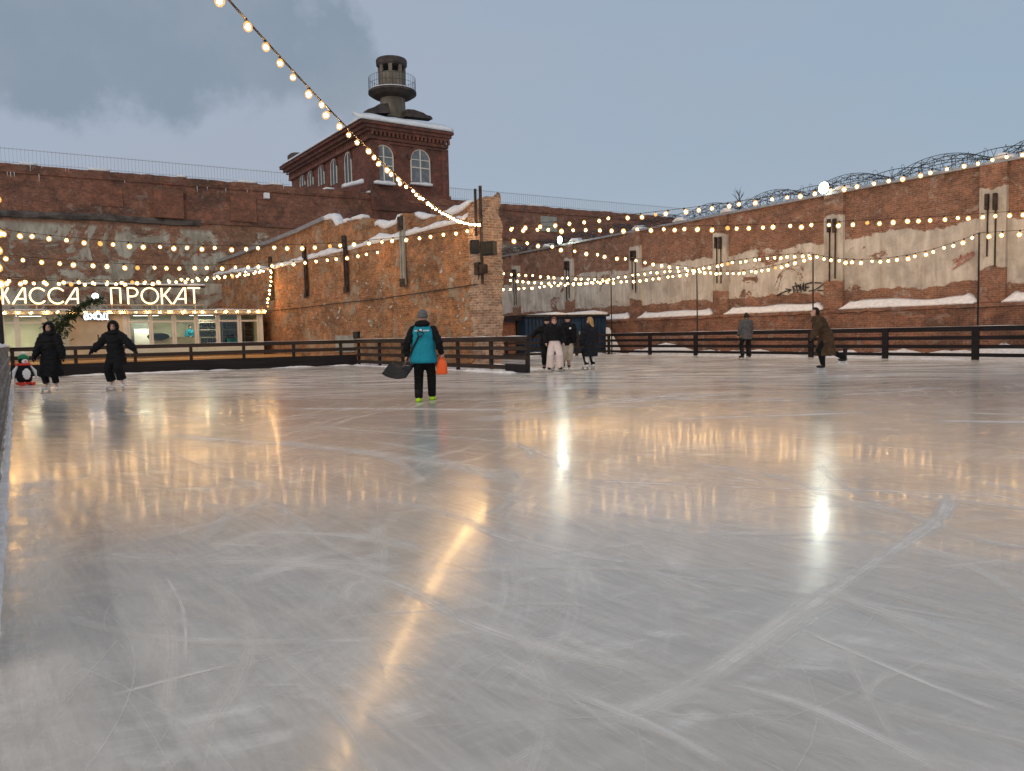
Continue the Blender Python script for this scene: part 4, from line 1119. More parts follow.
for i, (a, b) in enumerate(((198, 221), (221, 243), (243, 263))):
    xa, xb = kx(a, 1.7) + .03, min(KX1 - .14, kx(b, 1.7) - .03)
    sh = empty('skate_rack', KF.mat @ Matrix.Translation((xa, 1.6, KZ0)), ['pale lit skate rack behind the fourth rental window', 'middle skate rack above the teal bin', 'dimmest skate rack at the right end of kiosk'][i], 'rack', 'skate racks in the kiosk')
    mb = MB(); W_ = xb - xa
    mb.box(0, .05, 0, .4, 0, 1.95).box(W_ - .05, W_, 0, .4, 0, 1.95).build('upright', 'intdark', sh)
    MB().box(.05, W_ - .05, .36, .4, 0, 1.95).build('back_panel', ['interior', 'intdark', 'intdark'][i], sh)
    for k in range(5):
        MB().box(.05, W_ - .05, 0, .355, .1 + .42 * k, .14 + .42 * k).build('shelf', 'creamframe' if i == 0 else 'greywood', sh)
# rental skates on the racks
sm = MB(); sm.tube([(0, 0, .09), (0, .02, .2), (0, .03, .30)], [.055, .05, .055], 8); sm.ell((0, -.07, .09), .045, .11, .05, 8, 6); sm.box(-.006, .006, -.17, .08, .0, .045)
sk0 = sm.build('rental_skate', 'blackboot', smooth=True); first = True
for i, (a, b) in enumerate(((198, 221), (221, 243), (243, 263))):
    xa, xb = kx(a, 1.7) + .13, min(KX1 - .24, kx(b, 1.7) - .1)
    for k in range(1, 4):
        nn = 8
        for q in range(nn):
            o = sk0 if first else sk0.copy()
            if not first: COL.objects.link(o)
            first = False
            o.matrix_world = KF.mat @ Matrix.Translation((xa + (xb - xa) * q / (nn - 1), 1.78, KZ0 + .145 + .42 * k)) @ Matrix.Rotation(random.gauss(0, .2), 4, 'Z')
            tag(o, 'black rental skate on a shelf behind the kiosk window', 'skate', 'rental skates on the kiosk racks')
x = kx(233, .6)
inside('storage_bin', MB().lathe([(.24, 0), (.3, .75), (.33, .8), (.33, .86), (.28, .86)], (x, .8, KZ0 + .02), 14), 'tealbox', 'tall teal bin behind the fifth rental window', 'bin')

# lit sign KASSA / PROKAT
sg = empty('lit_rooftop_sign', KF.mat, 'marquee bulb letters КАССА ПРОКАТ above the kiosk roof', 'sign')
SY = -.12
def sx_(px, py=296): return KF.hit(px, py, SY)
def arc_pts(cx, cy, rx, ry, a0, a1, n=16): return [(cx + rx * math.cos(R(a0 + (a1 - a0) * i / n)), cy + ry * math.sin(R(a0 + (a1 - a0) * i / n))) for i in range(n + 1)]
LET = {'К': [[(.1, 0), (.1, 1)], [(.85, 1), (.2, .46)], [(.34, .58), (.92, 0)]],
       'А': [[(0, 0), (.78, 1), (.9, 1), (.9, 0)], [(.3, .3), (.88, .3)]],
       'С': [arc_pts(.52, .5, .5, .5, 42, 318, 22)],
       'П': [[(.05, 0), (.05, 1), (.95, 1), (.95, 0)]],
       'Р': [[(.08, 0), (.08, 1)], [(.08, 1), (.5, 1)] + arc_pts(.5, .73, .42, .27, 90, -90, 12) + [(.08, .46)]],
       'О': [arc_pts(.5, .5, .5, .5, 0, 360, 28)],
       'Т': [[(0, 1), (1, 1)], [(.5, 1), (.5, 0)]],
       'В': [[(.05, 0), (.05, 1), (.5, 1), (.8, .88), (.8, .64), (.5, .53), (.05, .53)], [(.5, .53), (.92, .4), (.92, .12), (.55, 0), (.05, 0)]],
       'Х': [[(0, 0), (1, 1)], [(0, 1), (1, 0)]],
       'Д': [[(.0, -.12), (.0, .05), (1, .05), (1, -.12)], [(.15, .05), (.4, 1), (.88, 1), (.88, .05)]]}
def resample(pts, step):
    out = []; carry = 0
    for a, b in zip(pts, pts[1:]):
        a, b = Vector(a), Vector(b); L = (b - a).length; s_ = carry
        while s_ < L: out.append(a + (b - a) * s_ / L); s_ += step
        carry = s_ - L
    return out
def letter(ch, px0, px1, py0, py1, parent, w_=.085, sub=True, mat='signface', dep=.06):
    x0, z0 = sx_(px0, py1); x1, _ = sx_(px1, py1); _, z1 = sx_((px0 + px1) / 2, py0)
    mb = MB(); bl_ = MB()
    for st in LET[ch]:
        pts = [(x0 + (x1 - x0) * a, z0 + (z1 - z0) * b) for a, b in st]
        mb.stroke(pts, w_, SY, SY + dep)
        if sub:
            for q in resample(pts, .095): bl_.ell((q.x, SY - .03, q.y), .042, .03, .042, 6, 4)
    lo = mb.build('letter', mat, parent)
    if sub: bl_.build('bulb_row', 'signbulb', lo)
    return lo
for ch, a, b in (('К', 2.2, 10.2), ('А', 13.2, 27), ('С', 30, 46.5), ('С', 48.8, 65.5), ('А', 65.8, 79.5), ('П', 111.2, 121.3), ('Р', 127.5, 139), ('О', 142, 158.5), ('К', 161, 172.5), ('А', 173.8, 187.2), ('Т', 188.6, 200.4)):
    letter(ch, a, b, 288.0, 303.6, sg)
mb = MB()
xA, zA = sx_(-5, 304.7); xB, zB = sx_(205, 304.7)
zt_ = sx_(120, 285.6)[1]
mb.box(xA, xB, SY + .07, SY + .10, zA - .02, zA + .02)
for px in (36, 111.5, 157, 195, 75): x = sx_(px)[0]; mb.box(x - .02, x + .02, SY + .063, SY + .105, KZ1 + .1, zA - .02)
mb.build('sign_frame', 'cream', sg)
xL, xR = sx_(66)[0], sx_(206)[0]
MB().box(xL, xR, SY + .10, SY + .16, zt_ - .06, zt_ + .06).build('top_rail', 'steel', sg)
tag(MB().rings([[Vector((xL + (xR - xL) * i / 60, SY + yy, zt_ + .062 + (h_ * (.09 + .07 * noise.noise(Vector((i * .3, 0, 0))))))) for yy, h_ in ((.09, 0), (.10, .8), (.16, 1), (.17, 0))] for i in range(61)]).build('snow', 'snow', smooth=True, mat=KF.mat), 'snow along the top rail of the lit sign', kind='stuff')
# round cold lamp between the two words
x, z = sx_(95.2, 296.2)
dl = empty('round_lamp', KF.mat @ Matrix.Translation((x, SY - .05, z)), 'round cold white lamp between the two lit words', 'lamp')
MB().lathe([(.0, 0), (.155, 0), (.155, .04), (.0, .04)], n=20).build('lamp_face', 'lampdisc', dl).rotation_euler = (PI / 2, 0, 0)
MB().tube([(0, .045, 0), (0, .2, 0), (0, .2, -.5)], .02, 6).build('bracket', 'steel', dl)
# ВХОД neon
nx_ = empty('entrance_sign', KF.mat, 'small cold white neon sign reading ВХОД over the entrance', 'sign')
SY = -.36
for ch, a, b in (('В', 84.5, 89), ('Х', 90, 95.2), ('О', 96, 101.6), ('Д', 102.4, 107.8)):
    letter(ch, a, b, 313.4, 319.3, nx_, w_=.06, sub=False, mat='cold', dep=.04)
x0, z0 = sx_(83.5, 320.2); x1, z1 = sx_(108.8, 312.6)
MB().box(x0, x1, SY + .05, SY + .07, z0, z1).build('backing_plate', 'intdark', nx_)
# fir garland by the entrance
gp = [KF.hit(px, py, -1.0) for px, py in ((52, 333), (57, 330), (62, 322), (68, 316), (75, 310.5), (82, 303.5), (92, 300), (103, 298))]
fg = empty('fir_garland', KF.mat, 'ragged fir garland hanging beside the entrance sign', 'garland')
MB().tube([(x, -1.0, z) for x, z in gp], .03, 5).build('stem', 'bark', fg)
mb = MB()
def sprig(mb, p, d, L):
    d = d.normalized(); mb.tube([p, p + d * L], .008, 3)
    for i in range(10):
        a = random.uniform(0, 2 * PI); u = d.orthogonal().normalized(); q = u * math.cos(a) + d.cross(u) * math.sin(a)
        b = p + d * L * random.uniform(.1, 1); e2 = b + (q * .8 + d * .6).normalized() * random.uniform(.06, .13); sd = d.cross(q) * .024
        vs = [mb.v(b - sd), mb.v(b + sd), mb.v(e2)]; mb._f(vs)
for i in range(420):
    k = random.random() ** 1.35 * (len(gp) - 1.01); j = int(k); f_ = k - j
    p = Vector((gp[j][0] + (gp[j + 1][0] - gp[j][0]) * f_, -1.0, gp[j][1] + (gp[j + 1][1] - gp[j][1]) * f_))
    wd = max(.1, .52 - .085 * k)
    p += Vector((random.gauss(0, wd * .5), random.gauss(0, .12), random.gauss(-.05, wd * .5)))
    sprig(mb, p, Vector((random.gauss(-.2, .6), random.gauss(0, .4), random.gauss(-.5, .5))), random.uniform(.14, .34))
mb.build('foliage', 'fir', fg)
MB().tube([(gp[-1][0], -1.0, gp[-1][1]), (gp[-1][0] + .1, -.3, gp[-1][1] + .2), (gp[-1][0] + .1, SY + .2, gp[-1][1] + .1)], .015, 5).build('hook_wire', 'cable', fg)
# annex wall strip right of the sign (low wall with snow boards)
x0, z0 = BW.hit(208, 312, -2.0); x1, z1 = BW.hit(226, 283, -2.0)
an = MB(); an.box(x0 - 3.2, x1 + .4, -2.0, -.5, -.1, z1 - .05)
tag(an.build('lean_to_wall', 'bw', mat=BW.mat), 'low brick lean-to wall behind the right end of sign', 'wall')

# ------------------------------------------------------------------ navy container behind the far fence
CF = Frame(K - V2 * 9.0 + U2 * 2.2, V2)
cxa, cxb = CF.hit(525.5, 330)[0], CF.hit(607, 330)[0]
cz1 = CF.hit(540, 317)[1]
ct = empty('navy_container', CF.mat, 'navy blue steel container cabin with snowy dark roof behind the fence', 'container')
mb = MB(); mb.box(cxa, cxb, .06, 2.4, -.1, cz1)
x = cxa
while x < cxb - .15: mb.box(x, x + .11, .0, .06, .1, cz1 - .1); x += .24
mb.build('body', 'navy', ct)
MB().box(cxa - .1, cxb + .1, -.15, 2.5, cz1 + .002, cz1 + .12).build('roof', 'roofdark', ct)
xm = cxa + (cxb - cxa) * .44
MB().box(xm, xm + .14, -.04, .0, -.05, cz1 - .02).build('corner_post', 'black', ct)
mb = MB(); mb.box(xm + .3, xm + 1.25, -.03, -.004, .1, cz1 - .25); do = mb.build('door', 'navy', ct); MB().box(xm + 1.1, xm + 1.16, -.08, -.031, 1.0, 1.3).build('handle', 'palesteel', do)
tag(ledge_snow(CF, [(cxa, cz1 + .12), (cxb, cz1 + .12)], -.1, 2.4, .2, 61, cxa + 1.6, cxb, .15).build('snow', 'snow', smooth=True, mat=CF.mat), 'snow on the navy container roof', kind='stuff')
# dark shed frame between pillar and container
x0 = CF.hit(503, 330)[0]
cs = empty('lean_to_frame', CF.mat, 'dark timber lean-to with brown panel between pillar and navy container', 'shed')
MB().box(x0 - 1, cxa - .15, .5, .58, 0, 1.9).build('panel', 'bwplain', cs)
MB().box(x0 - 1, cxa - .13, .1, .6, 1.95, 2.12).build('roof_beam', 'blackwood', cs)
MB().box(cxa - .35, cxa - .22, .3, .43, -.05, 1.95).build('post', 'blackwood', cs)
# leaning white board and snow-laden boards right of the container
x1, z1 = CF.hit(606, 328, -.4)
tag(MB().prism([(x1 - .05, .0), (x1 + 1.0, .0), (x1 + .95, .25), (x1 + .18, 1.45), (x1 - .02, 1.5)], -.5, -.42).build('leaning_board', 'whiteplastic', mat=CF.mat), 'white board leaning at the right end of navy container', 'board')
# snow mound at wall foot by the end of the ledge
def mound(fr, x, y, rx, ry, h, label, seed):
    mb = MB(); n = 22; rs = []
    for j in range(7):
        f_ = j / 6; rs.append([Vector((x + rx * (1 - f_ ** 1.6 * .96) * math.cos(2 * PI * k / n) * (1 + .2 * noise.noise(Vector((math.cos(2 * PI * k / n) * 1.5, math.sin(2 * PI * k / n) * 1.5, seed)))), y + ry * (1 - f_ ** 1.6 * .96) * math.sin(2 * PI * k / n), -.06 + h * f_ * (1 + .15 * noise.noise(Vector((k * .5, j * .5, seed)))))) for k in range(n)])
    mb.rings(rs); tag(mb.build('snow', 'snow', smooth=True, mat=fr.mat), label, kind='stuff')
for i, (px, rx, ry, h) in enumerate(((668, 2.6, .9, .62), (905, 1.3, .6, .35), (1005, 1.6, .7, .55), (760, 1.5, .6, .3))):
    x, _ = RW.hit(px, 345, -1.4); mound(RW, x, -1.5, rx, ry, h, ['broad snow mound at wall foot beside the right fence corner', 'low snow mound at wall foot behind the right fence', 'snow mound at wall foot near the tall right pole', 'small snow mound behind the standing skater'][i], i * 3.1)

# ------------------------------------------------------------------ poles and string lights
def pole(px, zt, label, i):
    x = off - 6.5 * i
    root = empty('light_pole', frR.mat @ Matrix.Translation((x, .06, 0)), label, 'pole', 'poles on the right fence')
    MB().tube([(0, 0, 0), (.01, 0, zt * .5), (0, 0, zt)], [.035, .03, .028], 8).build('shaft', 'black', root)
    MB().tube([(-.06, 0, zt - .03), (.06, 0, zt - .03)], .012, 5).build('hook', 'black', root)
    return frR.w(x, .06, zt)
PT = [pole(978, 4.25, 'thin black pole crossing the faded red graffiti', 0), pole(813, 4.2, 'thin black pole crossing the black graffiti', 1), pole(697, 4.15, 'thin black pole between the standing skater and far corner', 2), pole(612, 4.2, 'thin black pole at far fence corner beside the container', 3)]
# tall mast at the left edge
mp = at(-1.5, 300, 24.6); mtop = 8.4
ms = empty('tall_mast', Matrix.Translation((mp.x, mp.y, 0)), 'tall dark mast at far left carrying the string lights', 'mast')
MB().tube([(0, 0, -.05), (0, 0, mtop)], [.09, .07], 10).build('shaft', 'black', ms)
MB().box(-.2, .2, -.2, .2, -.05, .04).build('base_plate', 'black', ms)

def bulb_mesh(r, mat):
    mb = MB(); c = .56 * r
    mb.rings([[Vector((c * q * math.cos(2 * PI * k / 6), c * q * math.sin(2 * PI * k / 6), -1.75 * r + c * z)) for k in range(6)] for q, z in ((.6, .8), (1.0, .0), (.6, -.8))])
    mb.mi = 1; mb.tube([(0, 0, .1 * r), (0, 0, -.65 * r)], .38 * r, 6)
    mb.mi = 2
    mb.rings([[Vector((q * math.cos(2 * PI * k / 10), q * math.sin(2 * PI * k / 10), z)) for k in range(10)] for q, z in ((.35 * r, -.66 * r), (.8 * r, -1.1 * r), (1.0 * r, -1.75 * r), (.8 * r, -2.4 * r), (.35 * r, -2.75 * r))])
    o = mb.build('bulb', [mat, 'cable', 'halo_globe'], smooth=True); me = o.data; bpy.data.objects.remove(o); return me
BM = {'far': bulb_mesh(.078, 'bulb'), 'mid': bulb_mesh(.043, 'bulbnear'), 'kiosk': bulb_mesh(.066, 'bulbdim'), 'big': bulb_mesh(.12, 'bulb'), 'dim': bulb_mesh(.07, 'halo_globe')}
NB = 0
def string(pts3, n, label, kind='far', r=.009, ends=(.5, .5), jit=.07, socket=False):
    """pts3: polyline of the hanging cable; bulbs at even spacing"""
    global NB
    root = empty('string_lights', Matrix.Translation(pts3[0]), label, 'string lights', 'warm string lights over the rink')
    o3 = pts3[0]; loc = [p - o3 for p in pts3]
    MB().tube(loc, r, 5).build('cable', 'cable', root)
    L = [0]
    for a, b in zip(loc, loc[1:]): L.append(L[-1] + (b - a).length)
    for i in range(n):
        s_ = L[-1] * (ends[0] + i + random.uniform(-jit, jit)) / (n - 1 + ends[0] + ends[1]); j = max(k for k in range(len(L) - 1) if L[k] <= s_)
        p = loc[j] + (loc[j + 1] - loc[j]) * ((s_ - L[j]) / max(1e-6, L[j + 1] - L[j]))
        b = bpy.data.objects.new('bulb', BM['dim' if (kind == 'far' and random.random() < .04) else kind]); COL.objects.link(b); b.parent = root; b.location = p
        b.rotation_euler = (random.gauss(0, .3), random.gauss(0, .3), random.uniform(0, 6)); NB += 1
        s2 = random.uniform(.82, 1.15); b.scale = (s2, s2, s2)
    return root
def hang(Aw, Bw, mid=None, sag=None, n=40, ext=0.0):
    """parabola from A to B in their vertical plane; mid = pixel the cable passes through"""
    d = (Bw - Aw); h = Vector((d.x, d.y)); Lh = h.length
    if mid is not None:
        fr = Frame(Aw.to_2d(), h); x, z = fr.hit(*mid); s0 = x / Lh
        sag = (Aw.z + d.z * s0 - z) / (4 * s0 * (1 - s0))
    return [Aw + d * s_ - Vector((0, 0, 4 * sag * s_ * (1 - s_))) for s_ in [(-ext + (1 + ext) * i / n) for i in range(n + 1)]]
def mwp(px, py, y=-.12): x, z = MW.hit(px, py, y); return MW.w(x, y, z)
def rwp(px, py, y=-.3): x, z = RW.hit(px, py, y); return RW.w(x, y, z)
PILL = mwp(481, 222.5, -.2)
# S1 overhead
A = PILL; Bq = at(236, 8, 7.0)
string(hang(A, Bq, mid=(347, 127.5), n=60), 49, 'long overhead string of bulbs crossing the sky down to the brick pillar', 'mid', r=.011, socket=True)
S1d = hang(A, Bq, mid=(347, 127.5), n=60); tv = (S1d[-1] - S1d[-2]).normalized()
ext_pts = [Bq + tv * .45 * i + Vector((0, 0, .006 * i * i)) for i in range(0, 22)]
string(ext_pts, 19, 'near end of the overhead string passing above the camera', 'mid', r=.011)
def mastp(py): 
    z = Frame(Vector((mp.x, mp.y)), Vector((1, 0))).hit(-1.5, py)[1]; return Vector((mp.x + .1, mp.y - .1, z))
string(hang(mastp(229), mwp(474, 227), mid=(240, 245.5)), 34, 'highest long string from left mast to the brick pillar', 'far')
string(hang(mastp(254), mwp(382, 249), mid=(170, 265)), 29, 'middle string from left mast to the snowy ruined wall', 'far')
string(hang(mastp(277), mwp(271, 266.5), mid=(140, 279)), 24, 'upper of the two low strings just above the lit sign', 'far')
string(hang(mastp(279), mwp(272, 268, -.25), mid=(170, 279.5)), 32, 'lower and denser of the two strings just above the lit sign', 'far')
string(hang(mwp(271.5, 268, -.35), KF.w(KX1 + .1, -.35, KZ1 + .1), sag=.25, n=20), 10, 'short string dropping from the ruined wall to kiosk corner', 'far')
string([KF.w(KX0 + (KX1 - KX0) * i / 40, -.34, KZ1 + .16) for i in range(41)], int((KX1 - KX0) / .55), 'straight row of bulbs along the kiosk fascia', 'kiosk')
string([Vector((mp.x + .13, mp.y - .15, z)) for z in [2.6 + i * .2 for i in range(24)]], 9, 'vertical string of large bulbs tied to the left mast', 'big')
string(hang(mwp(505, 225.5, -.2), rwp(1075, 139, -.4), mid=(747, 200)), 39, 'highest right string following the razor wire on long wall', 'far')
string(hang(mwp(505, 226.5, -.25), rwp(1068, 207, -.5), mid=(751, 224.5)), 44, 'nearly level string from pillar to upper long wall', 'far')
string(hang(mwp(505, 237, -.25), PT[2] + Vector((0, 0, .02)), mid=(600, 252.5)), 19, 'string falling from the pillar to the thin second pole', 'far')
string(hang(PT[2] + Vector((0, 0, .04)), PT[1] + Vector((0, 0, .05)), mid=(754, 257.5)), 18, 'upper string between the second and black graffiti poles', 'far')
string(hang(PT[2], PT[1], mid=(752, 269.5)), 19, 'lower string between the second and black graffiti poles', 'far')
string(hang(PT[1], PT[0], mid=(890, 257.5)), 19, 'string between black graffiti and red graffiti poles', 'far')
string(hang(PT[0], frR.w(off + 6.5, .06, 4.2), sag=.1), 13, 'string leaving the red graffiti pole toward the right edge', 'far')
hA = at(500, 271, 38.6); hB = at(500, 277, 38.4); hC = at(500, 287.5, 38.0)
string(hang(hA, PT[3], mid=(560, 275.5)), 16, 'top string of three from behind pillar to container pole', 'far')
string(hang(hC, PT[3] - Vector((0, 0, .05)), mid=(552, 284)), 17, 'bottom string of three from behind pillar to container pole', 'far')
string(hang(hB, PT[2] - Vector((0, 0, .08)), mid=(600, 280.7)), 30, 'long middle string from behind pillar past container pole', 'far')
string(hang(PT[3], PT[2], mid=(652, 270.6)), 13, 'upper string between the container pole and second pole', 'far')
# hidden anchor post behind the pillar
ap = Vector((hA.x, hA.y)); tag(MB().tube([(0, 0, -.05), (0, 0, 5.2)], .04, 8).build('light_pole', 'black', mat=rz(ap.x, ap.y)), 'plain pole hidden behind the brick pillar', 'pole')
print('bulbs', NB)

# ------------------------------------------------------------------ people
def ik(a, c, l1, l2, hint):
    d = c - a; L = min(d.length, (l1 + l2) * .999); dn = d.normalized()
    x = (l1 * l1 - l2 * l2 + L * L) / (2 * L); h = math.sqrt(max(0, l1 * l1 - x * x))
    hp = hint - dn * hint.dot(dn); hp = hp.normalized() if hp.length > 1e-6 else Vector((0, 1, 0))
    return a + dn * x + hp * h
def ball_tube(mb, pts, rs, n=10):
    mb.tube(pts, rs, n)
    for p, r in zip(pts, rs): mb.ell(p, r, r, r, n, 6)
def hand(mb, wr, d, pn, side, curl=.5, inf=0.0, s=1.0):
    """palm and five unequal fingers; d = pointing direction, pn = palm normal (fingers curl towards it)"""
    d = d.normalized(); pn = (pn - d * pn.dot(d)).normalized(); u = d.cross(pn) * side      # u towards the thumb side
    mb.tube([wr, wr + d * .04 * s, wr + d * .085 * s], [.027 * s + inf, .034 * s + inf, .036 * s + inf], 8)
    for k, (off_, L) in enumerate(((.027, .068), (.009, .078), (-.009, .072), (-.026, .056))):
        p = wr + d * .08 * s + u * off_ * s; pts = [p - d * .02]; a = curl * .35
        for seg in (.45, .32, .23):
            p = p + (d * math.cos(a) + pn * math.sin(a)) * L * seg * s; pts.append(p); a += curl * .75
        mb.tube(pts, [.0095 * s + inf, .0095 * s + inf, .0085 * s + inf, .0065 * s + inf], 6)
    p = wr + d * .035 * s + u * .028 * s; q = p + (u * .75 + d * .65 + pn * .25).normalized() * .04 * s; e2 = q + (d * .8 + u * .2 + pn * (.2 + .6 * curl)).normalized() * .032 * s
    mb.tube([p - u * .015, p, q, e2], [.012 * s + inf, .0125 * s + inf, .011 * s + inf, .008 * s + inf], 6)
def shell(c, rx, ry, rz_, keep, rot, n=28, m_=18):
    mb = MB(); g = {}
    for j in range(m_ + 1):
        th = PI * j / m_
        for k in range(n):
            dd = Vector((math.sin(th) * math.cos(2 * PI * k / n), math.sin(th) * math.sin(2 * PI * k / n), math.cos(th)))
            g[j, k] = (dd, mb.v(c + rot @ Vector((dd.x * rx, dd.y * ry, dd.z * rz_))))
    for j in range(m_):
        for k in range(n):
            q = [g[j, k], g[j + 1, k], g[j + 1, (k + 1) % n], g[j, (k + 1) % n]]
            cd_ = sum((a[0] for a in q), Vector()).normalized()
            if keep(cd_): mb._f([a[1] for a in q])
    bmesh.ops.remove_doubles(mb.bm, verts=mb.bm.verts, dist=1e-5)
    loose = [v for v in mb.bm.verts if not v.link_faces]; bmesh.ops.delete(mb.bm, geom=loose, context='VERTS')
    return mb
def solid(o, th, off_=1):
    sm_ = o.modifiers.new('solidify', 'SOLIDIFY'); sm_.thickness = th; sm_.offset = off_; return o

def person(pos, th, label, H=1.72, lean=0.0, sway=0.0, feet=((-.1, 0), (.1, 0)), lift=(0, 0), hands=None, curl=(.5, .5), palm=None, jacket=None, trousers=None, boots='whiteboot', skates=True,
           head='hood', headmat='blackpuff', headyaw=0.0, headpitch=0.0, glove=None, pelv=None, footdir=(0.0, 0.0), face=True, elbow=None, group=None, pz=0.0):
    k = H / 1.72
    root = empty('person', rz(pos[0], pos[1], th, pz), label, 'person', group)
    base = .085 if skates else .0
    pz_ = (pelv if pelv is not None else .90) * k + base
    P = Vector((sway * .4, 0, pz_)); 
    tdir = Vector((math.sin(sway), math.sin(lean), math.cos(lean))).normalized()
    CH = P + tdir * .36 * k; SH = P + tdir * .48 * k; NK = P + tdir * .56 * k
    HC = NK + (tdir * .6 + Vector((0, .15, .8))).normalized() * .125 * k
    hr = Matrix.Rotation(headyaw, 3, 'Z') @ Matrix.Rotation(headpitch, 3, 'X')
    sx = Vector((1, 0, 0))
    body = MB()
    def ring(c, rx, ry, ax=None): 
        ax = ax or tdir; y = Vector((0, 1, 0)) - ax * ax.y; y.normalize(); x = y.cross(ax)
        return [c + x * rx * math.cos(2 * PI * i / 20) + y * ry * math.sin(2 * PI * i / 20) for i in range(20)]
    body.rings([ring(P - tdir * .1 * k, .12, .1), ring(P, .16, .115), ring(P + tdir * .2 * k, .135, .10), ring(CH, .16, .11), ring(SH, .15, .085), ring(NK - tdir * .02, .06, .06), ring(NK + tdir * .06, .052, .055)])
    body.tube([NK - tdir * .04, HC - Vector((0, 0, .02))], [.055, .05], 10)
    body.ell(HC, .074 * k, .092 * k, .112 * k, 16, 12, hr); body.ell(HC + hr @ Vector((0, .03, -.055)) * k, .055 * k, .062 * k, .06 * k, 12, 8, hr)
    body.ell(HC + hr @ Vector((0, .095, -.015)) * k, .014, .022, .026, 8, 6, hr)
    for s_ in (-1, 1): body.ell(HC + hr @ Vector((s_ * .076, -.005, -.01)) * k, .01, .02, .032, 8, 6, hr)
    hips = [P + Vector((s_ * .09 * k, 0, -.03)) for s_ in (-1, 1)]
    ank = [Vector((f[0], f[1], .095 * k + base + lf)) for f, lf in zip(feet, lift)]
    kn = [ik(h, a, .43 * k, .42 * k, Vector((s_ * .15, 1, 0))) for h, a, s_ in zip(hips, ank, (-1, 1))]
    for i in range(2):
        ball_tube(body, [hips[i], kn[i], ank[i]], [.085 * k, .055 * k, .04 * k])
        fd = Vector((math.sin(footdir[i]), math.cos(footdir[i]), 0)); body.tube([ank[i], ank[i] + fd * .08 - Vector((0, 0, .05)), ank[i] + fd * .15 - Vector((0, 0, .06))], [.04, .035, .025], 8)
    shl = [SH + sx * s_ * .175 * k - tdir * .02 for s_ in (-1, 1)]
    hands = hands or ((-.28, .02, .83), (.28, .02, .83))
    hd = [Vector(h) for h in hands]; elb = []; 
    elbow = elbow or (Vector((-.5, -1, -.2)), Vector((.5, -1, -.2)))
    hdir = []
    for i in range(2):
        e_ = ik(shl[i], hd[i], .29 * k, .25 * k, elbow[i]); elb.append(e_)
        if (hd[i] - shl[i]).length > .54 * k: hd[i] = shl[i] + (hd[i] - shl[i]).normalized() * .538 * k
        ball_tube(body, [shl[i], e_, hd[i]], [.05 * k, .038 * k, .026 * k], 8)
        dd = (hd[i] - e_).normalized(); hdir.append(dd)
        pn = Vector(palm[i]) if palm else Vector((-1 if i else 1, .0, 0)); sd = 1
        hand(body, hd[i], dd, pn, 1 if i == 0 else -1, curl[i], s=k)
    bo = body.build('body', 'skin', root); bake(bo, .009, 2)
    if face:
        mb = MB()
        for s_ in (-1, 1): mb.ell(HC + hr @ Vector((s_ * .030, .083, .012)) * k, .012, .008, .008, 8, 6, hr)
        mb.build('eye_pair', 'eye', root)
        mb = MB()
        for s_ in (-1, 1): mb.tube([HC + hr @ Vector((s_ * .016, .089, .034)) * k, HC + hr @ Vector((s_ * .045, .078, .034)) * k], .005, 5)
        mb.build('eyebrows', 'darkhair', root)
        MB().ell(HC + hr @ Vector((0, .089, -.058)) * k, .022, .006, .007, 8, 6, hr).build('mouth', 'lip', root)
    if glove:
        for i in range(2):
            mb = MB(); pn = Vector(palm[i]) if palm else Vector((-1 if i else 1, 0, 0)); hand(mb, hd[i], hdir[i], pn, 1 if i == 0 else -1, curl[i], .005, k); mb.build('glove', glove, root, smooth=True)
    # trousers
    if trousers:
        mat, r0, r1, r2 = trousers[:4]; zcut = trousers[4] if len(trousers) > 4 else 0.0
        mb = MB(); mb.rings([ring(P - tdir * .12 * k, .13, .12, Vector((0, 0, 1))), ring(P - Vector((0, 0, .02)), .175, .135, Vector((0, 0, 1))), ring(P + tdir * .12 * k, .16, .125)])
        for i in range(2):
            end = ank[i] + Vector((0, 0, -.02 + zcut)) if zcut == 0 else kn[i] + (ank[i] - kn[i]) * (1 - zcut)
            mid = (kn[i] + end) / 2 + Vector((0, -.01, 0))
            pts = [hips[i], (hips[i] + kn[i]) / 2, kn[i], mid, end]
            mb.tube(pts, [r0, (r0 + r1) / 2, r1, (r1 + r2) / 2, r2], 12); mb.ell(hips[i], r0, r0, r0, 10, 6); mb.ell(kn[i], r1, r1, r1, 10, 6)
        for v in mb.bm.verts: pass
        o = mb.build('trousers', mat, root); bake(o, .02, 2)
    # jacket or coat
    if jacket:
        mat, hem, puff, flx, fly = jacket[:5]; drift = Vector(jacket[5]) if len(jacket) > 5 else Vector((0, 0, 0))
        mb = MB(); p_ = puff
        hemz = hem
        if hemz >= P.z - .02: low = [(P + tdir * (hemz - P.z) / max(.3, tdir.z), flx, fly)]
        else:
            low = []
            nst = max(2, int((P.z - hemz) / .1))
            for q in range(nst, 0, -1):
                f_ = q / nst; c = P + Vector((0, 0, (hemz - P.z) * f_)) + drift * f_
                low.append((c, (.18 + p_) + (flx - .18 - p_) * f_, (.135 + p_) + (fly - .135 - p_) * f_))
            low.append((P, .18 + p_, .135 + p_))
        rs_ = [ring(c, a, b, Vector((0, 0, 1)) if c.z < P.z - .01 else tdir) for c, a, b in low]
        rs_ += [ring(P + tdir * .2 * k, .16 + p_, .122 + p_), ring(CH, .185 + p_, .135 + p_), ring(SH - tdir * .03, .185 + p_ * .9, .115 + p_), ring(SH + tdir * .03, .13 + p_ * .6, .10 + p_ * .7), ring(NK + tdir * .01, .078 + p_ * .4, .08 + p_ * .4), ring(NK + tdir * .05, .07 + p_ * .3, .075 + p_ * .3)]
        mb.rings(rs_)
